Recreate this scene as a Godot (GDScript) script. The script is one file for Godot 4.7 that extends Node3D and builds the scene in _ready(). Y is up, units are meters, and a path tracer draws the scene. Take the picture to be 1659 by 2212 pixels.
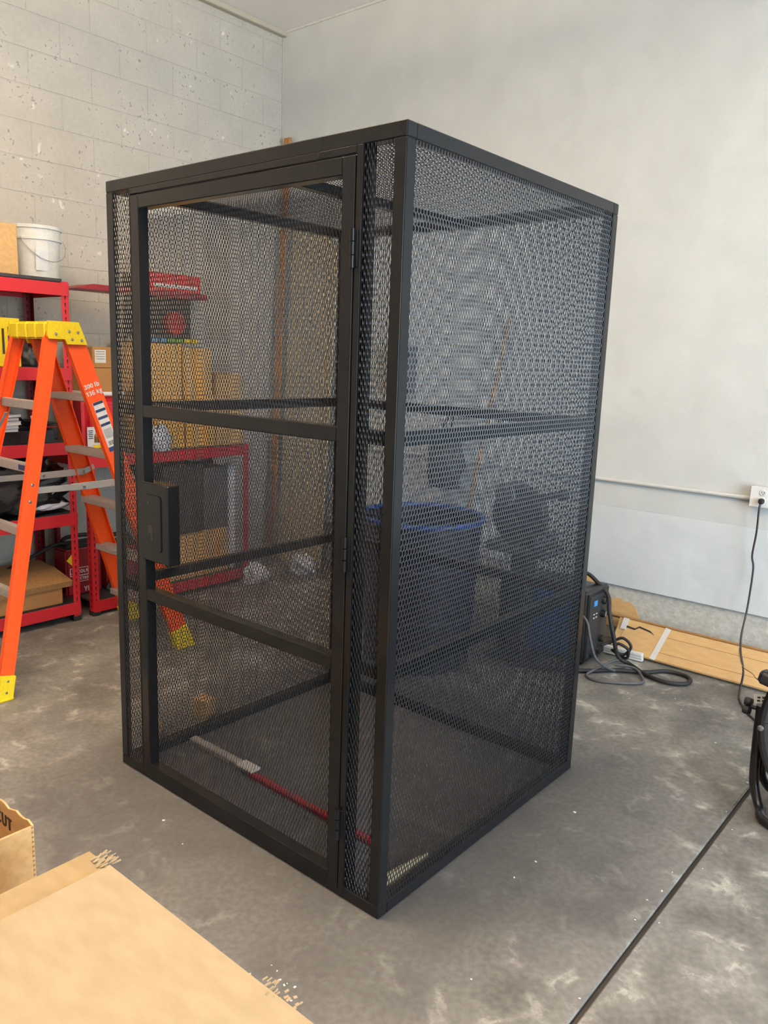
extends Node3D

# World: origin at the near bottom corner of the cage, door face along -X, side face along -Z, y up, metres.
const CW := 1.3045   # cage width (door side)
const CD := 1.184    # cage depth
const CH := 2.13     # cage height
const WX := -3.42    # block wall plane
const WZ := -2.75    # drywall plane
const CEIL := 3.87
const FX0 := -3.6    # floor texture origin and span
const FZ0 := -2.95
const FSPAN := 5.6
# details too small to pick apart in the picture: one joined part each
const FINE := ["rivet", "rail_rivet", "slots", "printed_text", "printed_band", "printed_line", "printed_mark", "socket_slot", "torn_edge", "corrugated_edge", "keyhole", "crease", "printed_edge", "grille"]
const ADDED_STRIPS := [Vector3(2.3, 3.3, 0.2), Vector3(2.6, 3.3, 3.4), Vector3(-0.9, 3.3, 0.9)]

var M := {}
var names := {}
var rng := RandomNumberGenerator.new()

func _ready() -> void:
	rng.seed = 11
	var cam := Camera3D.new()
	cam.name = "camera"
	add_child(cam)
	cam.position = Vector3(1.261, 1.5734, 1.5561)
	cam.rotation = Vector3(-0.1905, 0.6926, 0.0352)
	cam.fov = 65.71
	cam.near = 0.05
	cam.far = 200.0
	cam.current = true
	var env := Environment.new()
	env.background_mode = Environment.BG_SKY
	var sky := Sky.new()
	var sm := ProceduralSkyMaterial.new()
	sm.sky_top_color = Color(0.36, 0.52, 0.80)
	sm.sky_horizon_color = Color(0.78, 0.84, 0.92)
	sm.ground_horizon_color = Color(0.62, 0.62, 0.60)
	sm.ground_bottom_color = Color(0.45, 0.44, 0.42)
	sm.sun_angle_max = 1.0
	sky.sky_material = sm
	env.sky = sky
	env.background_energy_multiplier = 1.4
	env.tonemap_mode = Environment.TONE_MAPPER_LINEAR
	env.tonemap_exposure = 1.05
	env.sdfgi_enabled = true
	env.ssao_enabled = true
	env.ssil_enabled = true
	var we := WorldEnvironment.new()
	we.name = "world_environment"
	we.environment = env
	add_child(we)
	# daylight that comes in through the roll-up door in the right wall
	area_light("daylight", Vector3(5.95, 1.6, 0.6), Vector3(-1, -0.05, 0), Vector2(4.4, 3.0), Color(0.85, 0.93, 1.0), 60.0)
	# added strip lights, out of view, for ambient fill: each shines down and up (their glowing diffusers are built with the ceiling below)
	for p in ADDED_STRIPS:
		area_light("added_strip_down", p + Vector3(0, -0.075, 0), Vector3(0, -1, 0), Vector2(1.4, 0.16), Color(1.0, 0.96, 0.90), 1.6 if p.x < 0.0 else 1.4)
		area_light("added_fill_up", p + Vector3(0, 0.075, 0), Vector3(0, 1, 0), Vector2(1.4, 0.16), Color(1.0, 0.885, 0.735), 42.0 if p.x < 0.0 else 5.0)  # added upward fill, strongest on the left for wall and ceiling
	# narrow trough light with side skirts near the back wall, just above the picture
	area_light("trough_glow", Vector3(0.45, 3.765, -1.5), Vector3(0, -1, 0), Vector2(0.04, 1.5), Color(1.0, 0.97, 0.93), 0.25)
	materials()
	room()
	cage()
	ladder()
	shelves()
	back_wall_things()
	floor_things()
	fan()
	front_boxes()

func area_light(called: String, at: Vector3, dir: Vector3, size: Vector2, c: Color, energy: float) -> void:
	var l := AreaLight3D.new()
	l.name = called
	l.area_size = size
	l.light_color = c
	l.light_energy = energy
	l.area_range = 25.0
	l.area_attenuation = 2.0
	l.shadow_enabled = true
	add_child(l)
	l.position = at
	var up := Vector3.UP if absf(dir.y) < 0.9 else Vector3.FORWARD
	l.basis = Basis.looking_at(dir, up)

# ---------------------------------------------------------------- mesh helpers
func S() -> SurfaceTool:
	var st := SurfaceTool.new()
	st.begin(Mesh.PRIMITIVE_TRIANGLES)
	return st

func tri(st: SurfaceTool, a: Vector3, b: Vector3, c: Vector3, n: Vector3) -> void:
	if (b - a).cross(c - a).dot(n) > 0.0:
		var t := b
		b = c
		c = t
	var fn := -(b - a).cross(c - a).normalized()
	st.set_normal(fn)
	st.add_vertex(a)
	st.set_normal(fn)
	st.add_vertex(b)
	st.set_normal(fn)
	st.add_vertex(c)

func quad(st: SurfaceTool, a: Vector3, b: Vector3, c: Vector3, d: Vector3, n: Vector3) -> void:
	tri(st, a, b, c, n)
	tri(st, a, c, d, n)

func cbox(st: SurfaceTool, at: Vector3, size: Vector3, ch := 0.0015, b := Basis()) -> void:
	var h := size * 0.5
	ch = minf(ch, minf(h.x, minf(h.y, h.z)) * 0.9)
	for i in 3:
		var j := (i + 1) % 3
		var k := (i + 2) % 3
		for s: float in [-1.0, 1.0]:
			var p := []
			for q in [[-1, -1], [1, -1], [1, 1], [-1, 1]]:
				var v := Vector3()
				v[i] = s * h[i]
				v[j] = q[0] * (h[j] - ch)
				v[k] = q[1] * (h[k] - ch)
				p.append(at + b * v)
			var n := Vector3()
			n[i] = s
			quad(st, p[0], p[1], p[2], p[3], b * n)
	if ch <= 0.0:
		return
	for i in 3:
		var j := (i + 1) % 3
		var k := (i + 2) % 3
		for sj in [-1.0, 1.0]:
			for sk in [-1.0, 1.0]:
				var p := []
				for q in [[-1, 0], [1, 0], [1, 1], [-1, 1]]:
					var v := Vector3()
					v[i] = q[0] * (h[i] - ch)
					v[j] = sj * (h[j] - (ch if q[1] == 0 else 0.0))
					v[k] = sk * (h[k] - (0.0 if q[1] == 0 else ch))
					p.append(at + b * v)
				var n := Vector3()
				n[j] = sj
				n[k] = sk
				var nj := Vector3()
				nj[j] = sj
				var nk := Vector3()
				nk[k] = sk
				sm_quad(st, p[0], p[1], p[2], p[3], b * nj, b * nj, b * nk, b * nk)
	for sx in [-1.0, 1.0]:
		for sy in [-1.0, 1.0]:
			for sz in [-1.0, 1.0]:
				var s := Vector3(sx, sy, sz)
				var e := s * h
				tri(st, at + b * (e - Vector3(0, sy * ch, sz * ch)), at + b * (e - Vector3(sx * ch, 0, sz * ch)), at + b * (e - Vector3(sx * ch, sy * ch, 0)), b * s)

# box given by its two corners
func cb2(st: SurfaceTool, a: Vector3, c: Vector3, ch := 0.0015) -> void:
	cbox(st, (a + c) * 0.5, (c - a).abs(), ch)

func bar(st: SurfaceTool, a: Vector3, c: Vector3, w: float, h: float, up := Vector3.UP, ch := 0.0015) -> void:
	var z := (c - a).normalized()
	var x := up.cross(z).normalized()
	var y := z.cross(x)
	cbox(st, (a + c) * 0.5, Vector3(w, h, a.distance_to(c)), ch, Basis(x, y, z))

func smooth_path(p: Array, per := 6, closed := false) -> PackedVector3Array:
	var out := PackedVector3Array()
	var n := p.size()
	var last := n if closed else n - 1
	for i in last:
		var p0: Vector3 = p[(i - 1 + n) % n] if closed else p[maxi(i - 1, 0)]
		var p1: Vector3 = p[i]
		var p2: Vector3 = p[(i + 1) % n]
		var p3: Vector3 = p[(i + 2) % n] if closed else p[mini(i + 2, n - 1)]
		for k in per:
			out.append(p1.cubic_interpolate(p2, p0, p3, float(k) / per))
	if not closed:
		out.append(p[n - 1])
	return out

func pipe(st: SurfaceTool, p: PackedVector3Array, r: float, sides := 8, closed := false, caps := true) -> void:
	var n := p.size()
	var rings := []
	var norms := []
	var u := Vector3.ZERO
	for i in n:
		var t: Vector3
		if closed:
			t = (p[(i + 1) % n] - p[(i - 1 + n) % n]).normalized()
		else:
			t = (p[mini(i + 1, n - 1)] - p[maxi(i - 1, 0)]).normalized()
		if u == Vector3.ZERO:
			u = t.cross(Vector3.UP if absf(t.y) < 0.9 else Vector3.RIGHT).normalized()
		else:
			u = (u - t * u.dot(t)).normalized()
		var w := t.cross(u)
		var ring := []
		var nn := []
		for k in sides:
			var a := TAU * k / sides
			var d := u * cos(a) + w * sin(a)
			nn.append(d)
			ring.append(p[i] + d * r)
		rings.append(ring)
		norms.append(nn)
	for i in (n if closed else n - 1):
		var j := (i + 1) % n
		for k in sides:
			var m := (k + 1) % sides
			sm_quad(st, rings[i][k], rings[i][m], rings[j][m], rings[j][k], norms[i][k], norms[i][m], norms[j][m], norms[j][k])
	if caps and not closed:
		for e in [0, n - 1]:
			var dir: Vector3 = (p[0] - p[1]) if e == 0 else (p[n - 1] - p[n - 2])
			for k in sides:
				tri(st, p[e], rings[e][k], rings[e][(k + 1) % sides], dir)

func sm_quad(st: SurfaceTool, a: Vector3, b: Vector3, c: Vector3, d: Vector3, na: Vector3, nb: Vector3, nc: Vector3, nd: Vector3) -> void:
	var flip := (b - a).cross(c - a).dot(na + nb + nc) > 0.0
	if (b - a).cross(c - a).length_squared() < 1e-16:
		flip = (c - a).cross(d - a).dot(na + nc + nd) > 0.0
	var v := [a, b, c, a, c, d]
	var n := [na, nb, nc, na, nc, nd]
	var order := [0, 2, 1, 3, 5, 4] if flip else [0, 1, 2, 3, 4, 5]
	for i in order:
		st.set_normal(n[i])
		st.add_vertex(v[i])

# profile: Vector2(radius, height) points; axis along local y of xf
func lathe(st: SurfaceTool, prof: Array, segs := 24, xf := Transform3D(), from := 0.0, to := TAU) -> void:
	for i in prof.size() - 1:
		var a: Vector2 = prof[i]
		var b: Vector2 = prof[i + 1]
		var t := b - a
		var nr := Vector2(t.y, -t.x).normalized()
		for k in segs:
			var a0 := lerpf(from, to, float(k) / segs)
			var a1 := lerpf(from, to, float(k + 1) / segs)
			var d0 := Vector3(cos(a0), 0, sin(a0))
			var d1 := Vector3(cos(a1), 0, sin(a1))
			var n0 := xf.basis * (d0 * nr.x + Vector3.UP * nr.y)
			var n1 := xf.basis * (d1 * nr.x + Vector3.UP * nr.y)
			sm_quad(st, xf * (d0 * a.x + Vector3.UP * a.y), xf * (d1 * a.x + Vector3.UP * a.y), xf * (d1 * b.x + Vector3.UP * b.y), xf * (d0 * b.x + Vector3.UP * b.y), n0, n1, n1, n0)

# polygon in local xy, extruded along local z from 0 to depth
func prism(st: SurfaceTool, poly: Array, depth: float, xf := Transform3D()) -> void:
	var pp := PackedVector2Array(poly)
	if Geometry2D.is_polygon_clockwise(pp):
		pp.reverse()
	var idx := Geometry2D.triangulate_polygon(pp)
	for i in range(0, idx.size(), 3):
		var q := [pp[idx[i]], pp[idx[i + 1]], pp[idx[i + 2]]]
		tri(st, xf * Vector3(q[0].x, q[0].y, 0), xf * Vector3(q[1].x, q[1].y, 0), xf * Vector3(q[2].x, q[2].y, 0), xf.basis * Vector3(0, 0, -1))
		tri(st, xf * Vector3(q[0].x, q[0].y, depth), xf * Vector3(q[1].x, q[1].y, depth), xf * Vector3(q[2].x, q[2].y, depth), xf.basis * Vector3(0, 0, 1))
	for i in pp.size():
		var a := pp[i]
		var b := pp[(i + 1) % pp.size()]
		var n := Vector3(b.y - a.y, a.x - b.x, 0)
		quad(st, xf * Vector3(a.x, a.y, 0), xf * Vector3(b.x, b.y, 0), xf * Vector3(b.x, b.y, depth), xf * Vector3(a.x, a.y, depth), xf.basis * n)

# a lumpy closed bag: an ellipsoid with noise, flattened underneath
func lump(st: SurfaceTool, at: Vector3, r: Vector3, seed_: int, rough := 0.25, rows := 14, cols := 22, freq := 1.6) -> void:
	var fn := FastNoiseLite.new()
	fn.seed = seed_
	fn.frequency = freq
	fn.noise_type = FastNoiseLite.TYPE_SIMPLEX
	var g := []
	for i in rows + 1:
		var th := PI * i / rows
		var line := []
		for k in cols:
			var ph := TAU * k / cols
			var d := Vector3(sin(th) * cos(ph), cos(th), sin(th) * sin(ph))
			var f := 1.0 + rough * fn.get_noise_3dv(d)  + rough * 0.4 * fn.get_noise_3dv(d * 2.7)
			var p := d * f
			if p.y < -0.55:
				p.y = -0.55 - (p.y + 0.55) * -0.02
			line.append(at + p * r)
		g.append(line)
	var nn := []
	for i in rows + 1:
		var line := []
		for k in cols:
			var du: Vector3 = g[i][(k + 1) % cols] - g[i][(k - 1 + cols) % cols]
			var dv: Vector3 = g[mini(i + 1, rows)][k] - g[maxi(i - 1, 0)][k]
			var n := dv.cross(du)
			if n.length() < 1e-9:
				n = Vector3.UP if i == 0 else Vector3.DOWN
			n = n.normalized()
			if n.dot(g[i][k] - at) < 0.0:
				n = -n
			line.append(n)
		nn.append(line)
	for i in rows:
		for k in cols:
			var m := (k + 1) % cols
			sm_quad(st, g[i][k], g[i][m], g[i + 1][m], g[i + 1][k], nn[i][k], nn[i][m], nn[i + 1][m], nn[i + 1][k])

# ---------------------------------------------------------------- object helpers
func numbered(called: String) -> String:
	if not names.has(called):
		names[called] = 0
		return called
	names[called] += 1
	return "%s_%03d" % [called, names[called]]

func part(called: String, st: SurfaceTool, m: Material, parent: Node) -> MeshInstance3D:
	var o := MeshInstance3D.new()
	o.mesh = st.commit()
	o.material_override = m
	if called in FINE:
		o.set_meta("kind", "stuff")
	return put(called, o, parent)

func put(called: String, o: MeshInstance3D, parent: Node) -> MeshInstance3D:
	if parent == self:
		o.name = numbered(called)
	else:
		var n := called
		var k := 0
		while parent.has_node(NodePath(n)):
			k += 1
			n = "%s_%03d" % [called, k]
		o.name = n
	parent.add_child(o, true)
	return o

func thing(called: String, label: String, category: String, at := Vector3.ZERO, group := "") -> Node3D:
	var o := Node3D.new()
	o.name = numbered(called)
	add_child(o, true)
	o.position = at
	return tag(o, label, category, group)

func tag(o: Node3D, label: String, category: String, group := "") -> Node3D:
	o.set_meta("label", label)
	o.set_meta("category", category)
	if group:
		o.set_meta("group", group)
	return o

func solo(called: String, st: SurfaceTool, m: Material, label: String, category: String, group := "") -> MeshInstance3D:
	var o := part(called, st, m, self)
	tag(o, label, category, group)
	return o

func struct(called: String, st: SurfaceTool, m: Material, label := "", parent: Node = self) -> MeshInstance3D:
	var o := part(called, st, m, parent)
	if parent == self:
		o.set_meta("kind", "structure")
		o.set_meta("label", label)
	return o

func lettering(text: String, height: float, xf: Transform3D, m: Material, parent: Node, serif := false) -> MeshInstance3D:
	var f := SystemFont.new()
	f.font_names = PackedStringArray(["Droid Serif" if serif else "Droid Sans"])
	f.font_weight = 700
	var t := TextMesh.new()
	t.text = text
	t.font = f
	t.font_size = 48
	t.pixel_size = height / 35.0
	t.depth = 0.0012
	var o := MeshInstance3D.new()
	o.mesh = t
	o.material_override = m
	o.transform = xf
	return put("lettering", o, parent)

# ---------------------------------------------------------------- materials
func rgb(r: float, g: float, b: float) -> Color:
	return Color(r / 255.0, g / 255.0, b / 255.0)

func mat(c: Color, rough := 0.6, metal := 0.0) -> StandardMaterial3D:
	var m := StandardMaterial3D.new()
	m.albedo_color = c
	m.roughness = rough
	m.metallic = metal
	return m

func noise(seed_: int, freq: float, octaves := 4, kind := FastNoiseLite.TYPE_SIMPLEX_SMOOTH, ridged := false) -> FastNoiseLite:
	var n := FastNoiseLite.new()
	n.seed = seed_
	n.noise_type = kind
	n.frequency = freq
	n.fractal_type = FastNoiseLite.FRACTAL_RIDGED if ridged else FastNoiseLite.FRACTAL_FBM
	n.fractal_octaves = octaves
	return n

func grain(m: StandardMaterial3D, seed_: int, lo: Color, hi: Color, freq: float, scale: Vector3, bump := 0.0, world := true) -> StandardMaterial3D:
	var g := Gradient.new()
	g.set_color(0, lo)
	g.set_color(1, hi)
	var t := NoiseTexture2D.new()
	t.width = 512
	t.height = 512
	t.seamless = true
	t.noise = noise(seed_, freq)
	t.color_ramp = g
	m.albedo_color = Color.WHITE
	m.albedo_texture = t
	m.uv1_triplanar = true
	m.uv1_world_triplanar = world
	m.uv1_scale = scale
	if bump > 0.0:
		var b := NoiseTexture2D.new()
		b.width = 512
		b.height = 512
		b.seamless = true
		b.noise = noise(seed_ + 7, freq * 2.0)
		b.as_normal_map = true
		b.bump_strength = 6.0
		m.normal_enabled = true
		m.normal_texture = b
		m.normal_scale = bump
	return m

func bytes(n: FastNoiseLite, size: int) -> PackedByteArray:
	return n.get_image(size, size, false, false, true).get_data()

func floor_material() -> StandardMaterial3D:
	var size := 1536
	var a := bytes(noise(1, 0.0042, 4), size)
	var wn := noise(2, 0.011, 5, FastNoiseLite.TYPE_SIMPLEX_SMOOTH, true)
	wn.domain_warp_enabled = true
	wn.domain_warp_amplitude = 60.0
	wn.domain_warp_frequency = 0.012
	var b := bytes(wn, size)
	var c := bytes(noise(3, 0.13, 3), size)
	var d := bytes(noise(4, 0.016, 4), size)
	var out := PackedByteArray()
	out.resize(size * size * 3)
	var px := FSPAN / size
	var i := 0
	for y in size:
		var z := FZ0 + y * px
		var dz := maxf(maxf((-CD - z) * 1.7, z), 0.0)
		for x in size:
			var wx := FX0 + x * px
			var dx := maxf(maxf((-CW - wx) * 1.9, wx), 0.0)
			var na := a[i] / 255.0
			var nb := b[i] / 255.0
			var nc := c[i] / 255.0
			var nd := d[i] / 255.0
			# worn pale concrete with trowel scuffs
			var v := 0.45 + 0.20 * (na - 0.5) + 0.17 * (nd - 0.5) + 0.11 * (nc - 0.5)
			var scuff := clampf((nb - 0.66) * 4.0, 0.0, 1.0) * clampf((nd - 0.42) * 5.0, 0.0, 1.0)
			v += 0.19 * scuff
			var warm := 0.5 + 0.5 * scuff
			# black overspray left on the slab around the cage; a darker tone within its footprint
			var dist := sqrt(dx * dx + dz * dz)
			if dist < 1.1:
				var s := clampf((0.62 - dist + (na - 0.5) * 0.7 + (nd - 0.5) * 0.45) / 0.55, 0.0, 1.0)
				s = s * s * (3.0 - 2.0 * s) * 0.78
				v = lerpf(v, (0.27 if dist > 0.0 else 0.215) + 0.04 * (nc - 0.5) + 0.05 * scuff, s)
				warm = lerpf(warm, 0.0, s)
			out[i * 3] = int(clampf(v * (1.0 + 0.02 * warm), 0.0, 1.0) * 255.0)
			out[i * 3 + 1] = int(clampf(v * (0.99 + 0.015 * warm), 0.0, 1.0) * 255.0)
			out[i * 3 + 2] = int(clampf(v * (0.985 - 0.05 * warm), 0.0, 1.0) * 255.0)
			i += 1
	var im := Image.create_from_data(size, size, false, Image.FORMAT_RGB8, out)
	var m := mat(Color.WHITE, 0.62)
	m.albedo_texture = ImageTexture.create_from_image(im)
	return m

func block_material() -> StandardMaterial3D:
	var size := 1024
	var mk := func(n: FastNoiseLite) -> PackedByteArray:
		return n.get_seamless_image(size, size).get_data()
	var a: PackedByteArray = mk.call(noise(21, 0.006, 4))
	var b: PackedByteArray = mk.call(noise(22, 0.06, 3))
	var c: PackedByteArray = mk.call(noise(23, 0.022, 4))
	var h := PackedByteArray()
	h.resize(size * size)
	var out := PackedByteArray()
	out.resize(size * size * 3)
	for i in size * size:
		var na := a[i] / 255.0
		var nb := b[i] / 255.0
		var nc := c[i] / 255.0
		var pit := clampf((nb - 0.70) * 9.0, 0.0, 1.0) * clampf((na - 0.38) * 5.0, 0.0, 1.0)
		var flake := clampf((nc - 0.79) * 14.0, 0.0, 1.0) * clampf((na - 0.5) * 6.0, 0.0, 1.0)
		var v := 0.735 + 0.05 * (na - 0.5) + 0.04 * (nb - 0.5)
		v = lerpf(v, 0.42, pit * 0.55)
		v = lerpf(v, 0.93, flake * 0.75)
		out[i * 3] = int(clampf(v * 1.0, 0.0, 1.0) * 255.0)
		out[i * 3 + 1] = int(clampf(v * 0.972, 0.0, 1.0) * 255.0)
		out[i * 3 + 2] = int(clampf(v * 0.905, 0.0, 1.0) * 255.0)
		h[i] = int(clampf(0.5 + 0.3 * (nb - 0.5) - 0.4 * pit + 0.15 * flake, 0.0, 1.0) * 255.0)
	var m := mat(Color.WHITE, 0.75)
	m.albedo_texture = ImageTexture.create_from_image(Image.create_from_data(size, size, false, Image.FORMAT_RGB8, out))
	var hi := Image.create_from_data(size, size, false, Image.FORMAT_L8, h)
	hi.convert(Image.FORMAT_RGBA8)
	hi.bump_map_to_normal_map(3.0)
	m.normal_enabled = true
	m.normal_texture = ImageTexture.create_from_image(hi)
	m.normal_scale = 0.6
	m.uv1_triplanar = true
	m.uv1_world_triplanar = true
	m.uv1_scale = Vector3.ONE * 0.42
	return m

func materials() -> void:
	M.black = mat(rgb(25, 25, 26), 0.2)
	M.black.metallic_specular = 0.35            # satin black enamel of the cage
	M.mesh = mat(rgb(33, 32, 32), 0.3)
	M.mesh.metallic_specular = 0.4
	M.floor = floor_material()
	M.joint = mat(rgb(52, 50, 48), 0.9)
	M.block = block_material()
	M.block.albedo_color = rgb(246, 246, 246)
	M.wall = grain(mat(Color.WHITE, 0.55), 31, rgb(199, 202, 199), rgb(208, 211, 208), 0.01, Vector3.ONE * 0.5, 0.12)
	M.wall_low = grain(mat(Color.WHITE, 0.5), 33, rgb(206, 211, 211), rgb(215, 220, 220), 0.01, Vector3.ONE * 0.5, 0.12)
	M.stem = grain(mat(Color.WHITE, 0.7), 35, rgb(176, 176, 166), rgb(206, 204, 194), 0.05, Vector3.ONE * 0.9, 0.12)
	M.ceiling = mat(rgb(238, 233, 228), 0.8)
	M.trim = mat(rgb(178, 170, 152), 0.7)
	M.orange = grain(mat(Color.WHITE, 0.42), 41, rgb(247, 84, 16), rgb(252, 92, 22), 0.02, Vector3(3, 3, 3))
	M.yellow = grain(mat(Color.WHITE, 0.5), 43, rgb(228, 196, 12), rgb(246, 218, 24), 0.03, Vector3(5, 5, 5))
	M.alu = grain(mat(Color.WHITE, 0.42, 0.3), 45, rgb(158, 152, 146), rgb(190, 186, 180), 0.03, Vector3(2, 14, 14))
	M.steel = mat(rgb(170, 170, 168), 0.3, 0.9)
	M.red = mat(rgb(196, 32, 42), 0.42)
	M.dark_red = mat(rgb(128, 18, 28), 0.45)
	M.slot = mat(rgb(62, 14, 18), 0.9)
	M.card = grain(mat(Color.WHITE, 0.8), 51, rgb(196, 156, 102), rgb(212, 174, 118), 0.015, Vector3(1.2, 5, 5), 0.1, false)
	M.card_pale = grain(mat(Color.WHITE, 0.8), 53, rgb(156, 138, 108), rgb(170, 151, 121), 0.011, Vector3(1.3, 3.2, 3.2), 0.1, false)
	M.card_mid = grain(mat(Color.WHITE, 0.8), 54, rgb(148, 126, 90), rgb(164, 142, 106), 0.011, Vector3(1.3, 3.2, 3.2), 0.1, false)
	M.card_dark = grain(mat(Color.WHITE, 0.85), 55, rgb(150, 108, 62), rgb(172, 128, 78), 0.03, Vector3(2, 6, 6), 0.1, false)
	M.card_tan = grain(mat(Color.WHITE, 0.8), 57, rgb(214, 166, 88), rgb(226, 182, 108), 0.03, Vector3(2, 6, 6), 0.1, false)
	M.card_edge = grain(mat(Color.WHITE, 0.9), 59, rgb(120, 84, 48), rgb(188, 146, 96), 0.2, Vector3(6, 6, 6), 0.0, false)
	M.white = mat(rgb(226, 226, 222), 0.45)
	M.offwhite = grain(mat(Color.WHITE, 0.45), 61, rgb(206, 204, 194), rgb(226, 224, 216), 0.02, Vector3(3, 3, 3))
	M.ink = mat(rgb(40, 36, 34), 0.8)
	M.navy = mat(rgb(32, 48, 92), 0.6)
	M.blue = mat(rgb(14, 92, 168), 0.4)
	M.barrel = mat(rgb(14, 18, 40), 0.38)
	M.barrel_rim = mat(rgb(28, 74, 168), 0.35)
	M.rubber = mat(rgb(30, 30, 31), 0.6)
	M.grey = mat(rgb(84, 86, 90), 0.55)
	M.dark = mat(rgb(44, 45, 48), 0.55)
	M.black_plastic = mat(rgb(26, 26, 28), 0.28)
	M.bag = mat(rgb(30, 31, 34), 0.28)
	M.cord = mat(rgb(52, 44, 44), 0.55)
	M.conduit = mat(rgb(202, 202, 196), 0.42)
	M.tape = mat(rgb(206, 202, 196), 0.18)
	M.kraft = grain(mat(Color.WHITE, 0.85), 65, rgb(150, 110, 66), rgb(178, 136, 88), 0.03, Vector3(3, 3, 3), 0.2, false)
	M.wood = grain(mat(Color.WHITE, 0.7), 67, rgb(150, 98, 52), rgb(196, 144, 88), 0.02, Vector3(8, 0.8, 8), 0.1, false)
	M.board = grain(mat(Color.WHITE, 0.8), 69, rgb(176, 160, 128), rgb(200, 186, 156), 0.02, Vector3(8, 0.8, 8), 0.1, false)
	M.shop = mat(rgb(104, 96, 88), 0.8)
	M.wrap = mat(rgb(214, 218, 226), 0.22)
	M.green = mat(rgb(92, 150, 52), 0.6)
	M.sky_blue = mat(rgb(64, 138, 196), 0.6)
	M.lamp = mat(Color.WHITE, 0.5)
	M.lamp.emission_enabled = true
	M.lamp.emission = rgb(255, 244, 226)
	M.lamp.emission_energy_multiplier = 1.6

# ---------------------------------------------------------------- room
func floor_slab(a: Vector3, c: Vector3, parent: Node) -> void:
	var st := S()
	cb2(st, a, c, 0.004)
	var src := st.commit_to_arrays()
	var v: PackedVector3Array = src[Mesh.ARRAY_VERTEX]
	var uv := PackedVector2Array()
	for p in v:
		uv.append(Vector2((p.x - FX0) / FSPAN, (p.z - FZ0) / FSPAN))
	src[Mesh.ARRAY_TEX_UV] = uv
	var am := ArrayMesh.new()
	am.add_surface_from_arrays(Mesh.PRIMITIVE_TRIANGLES, src)
	var o := MeshInstance3D.new()
	o.mesh = am
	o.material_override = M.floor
	put("slab", o, parent)

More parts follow.
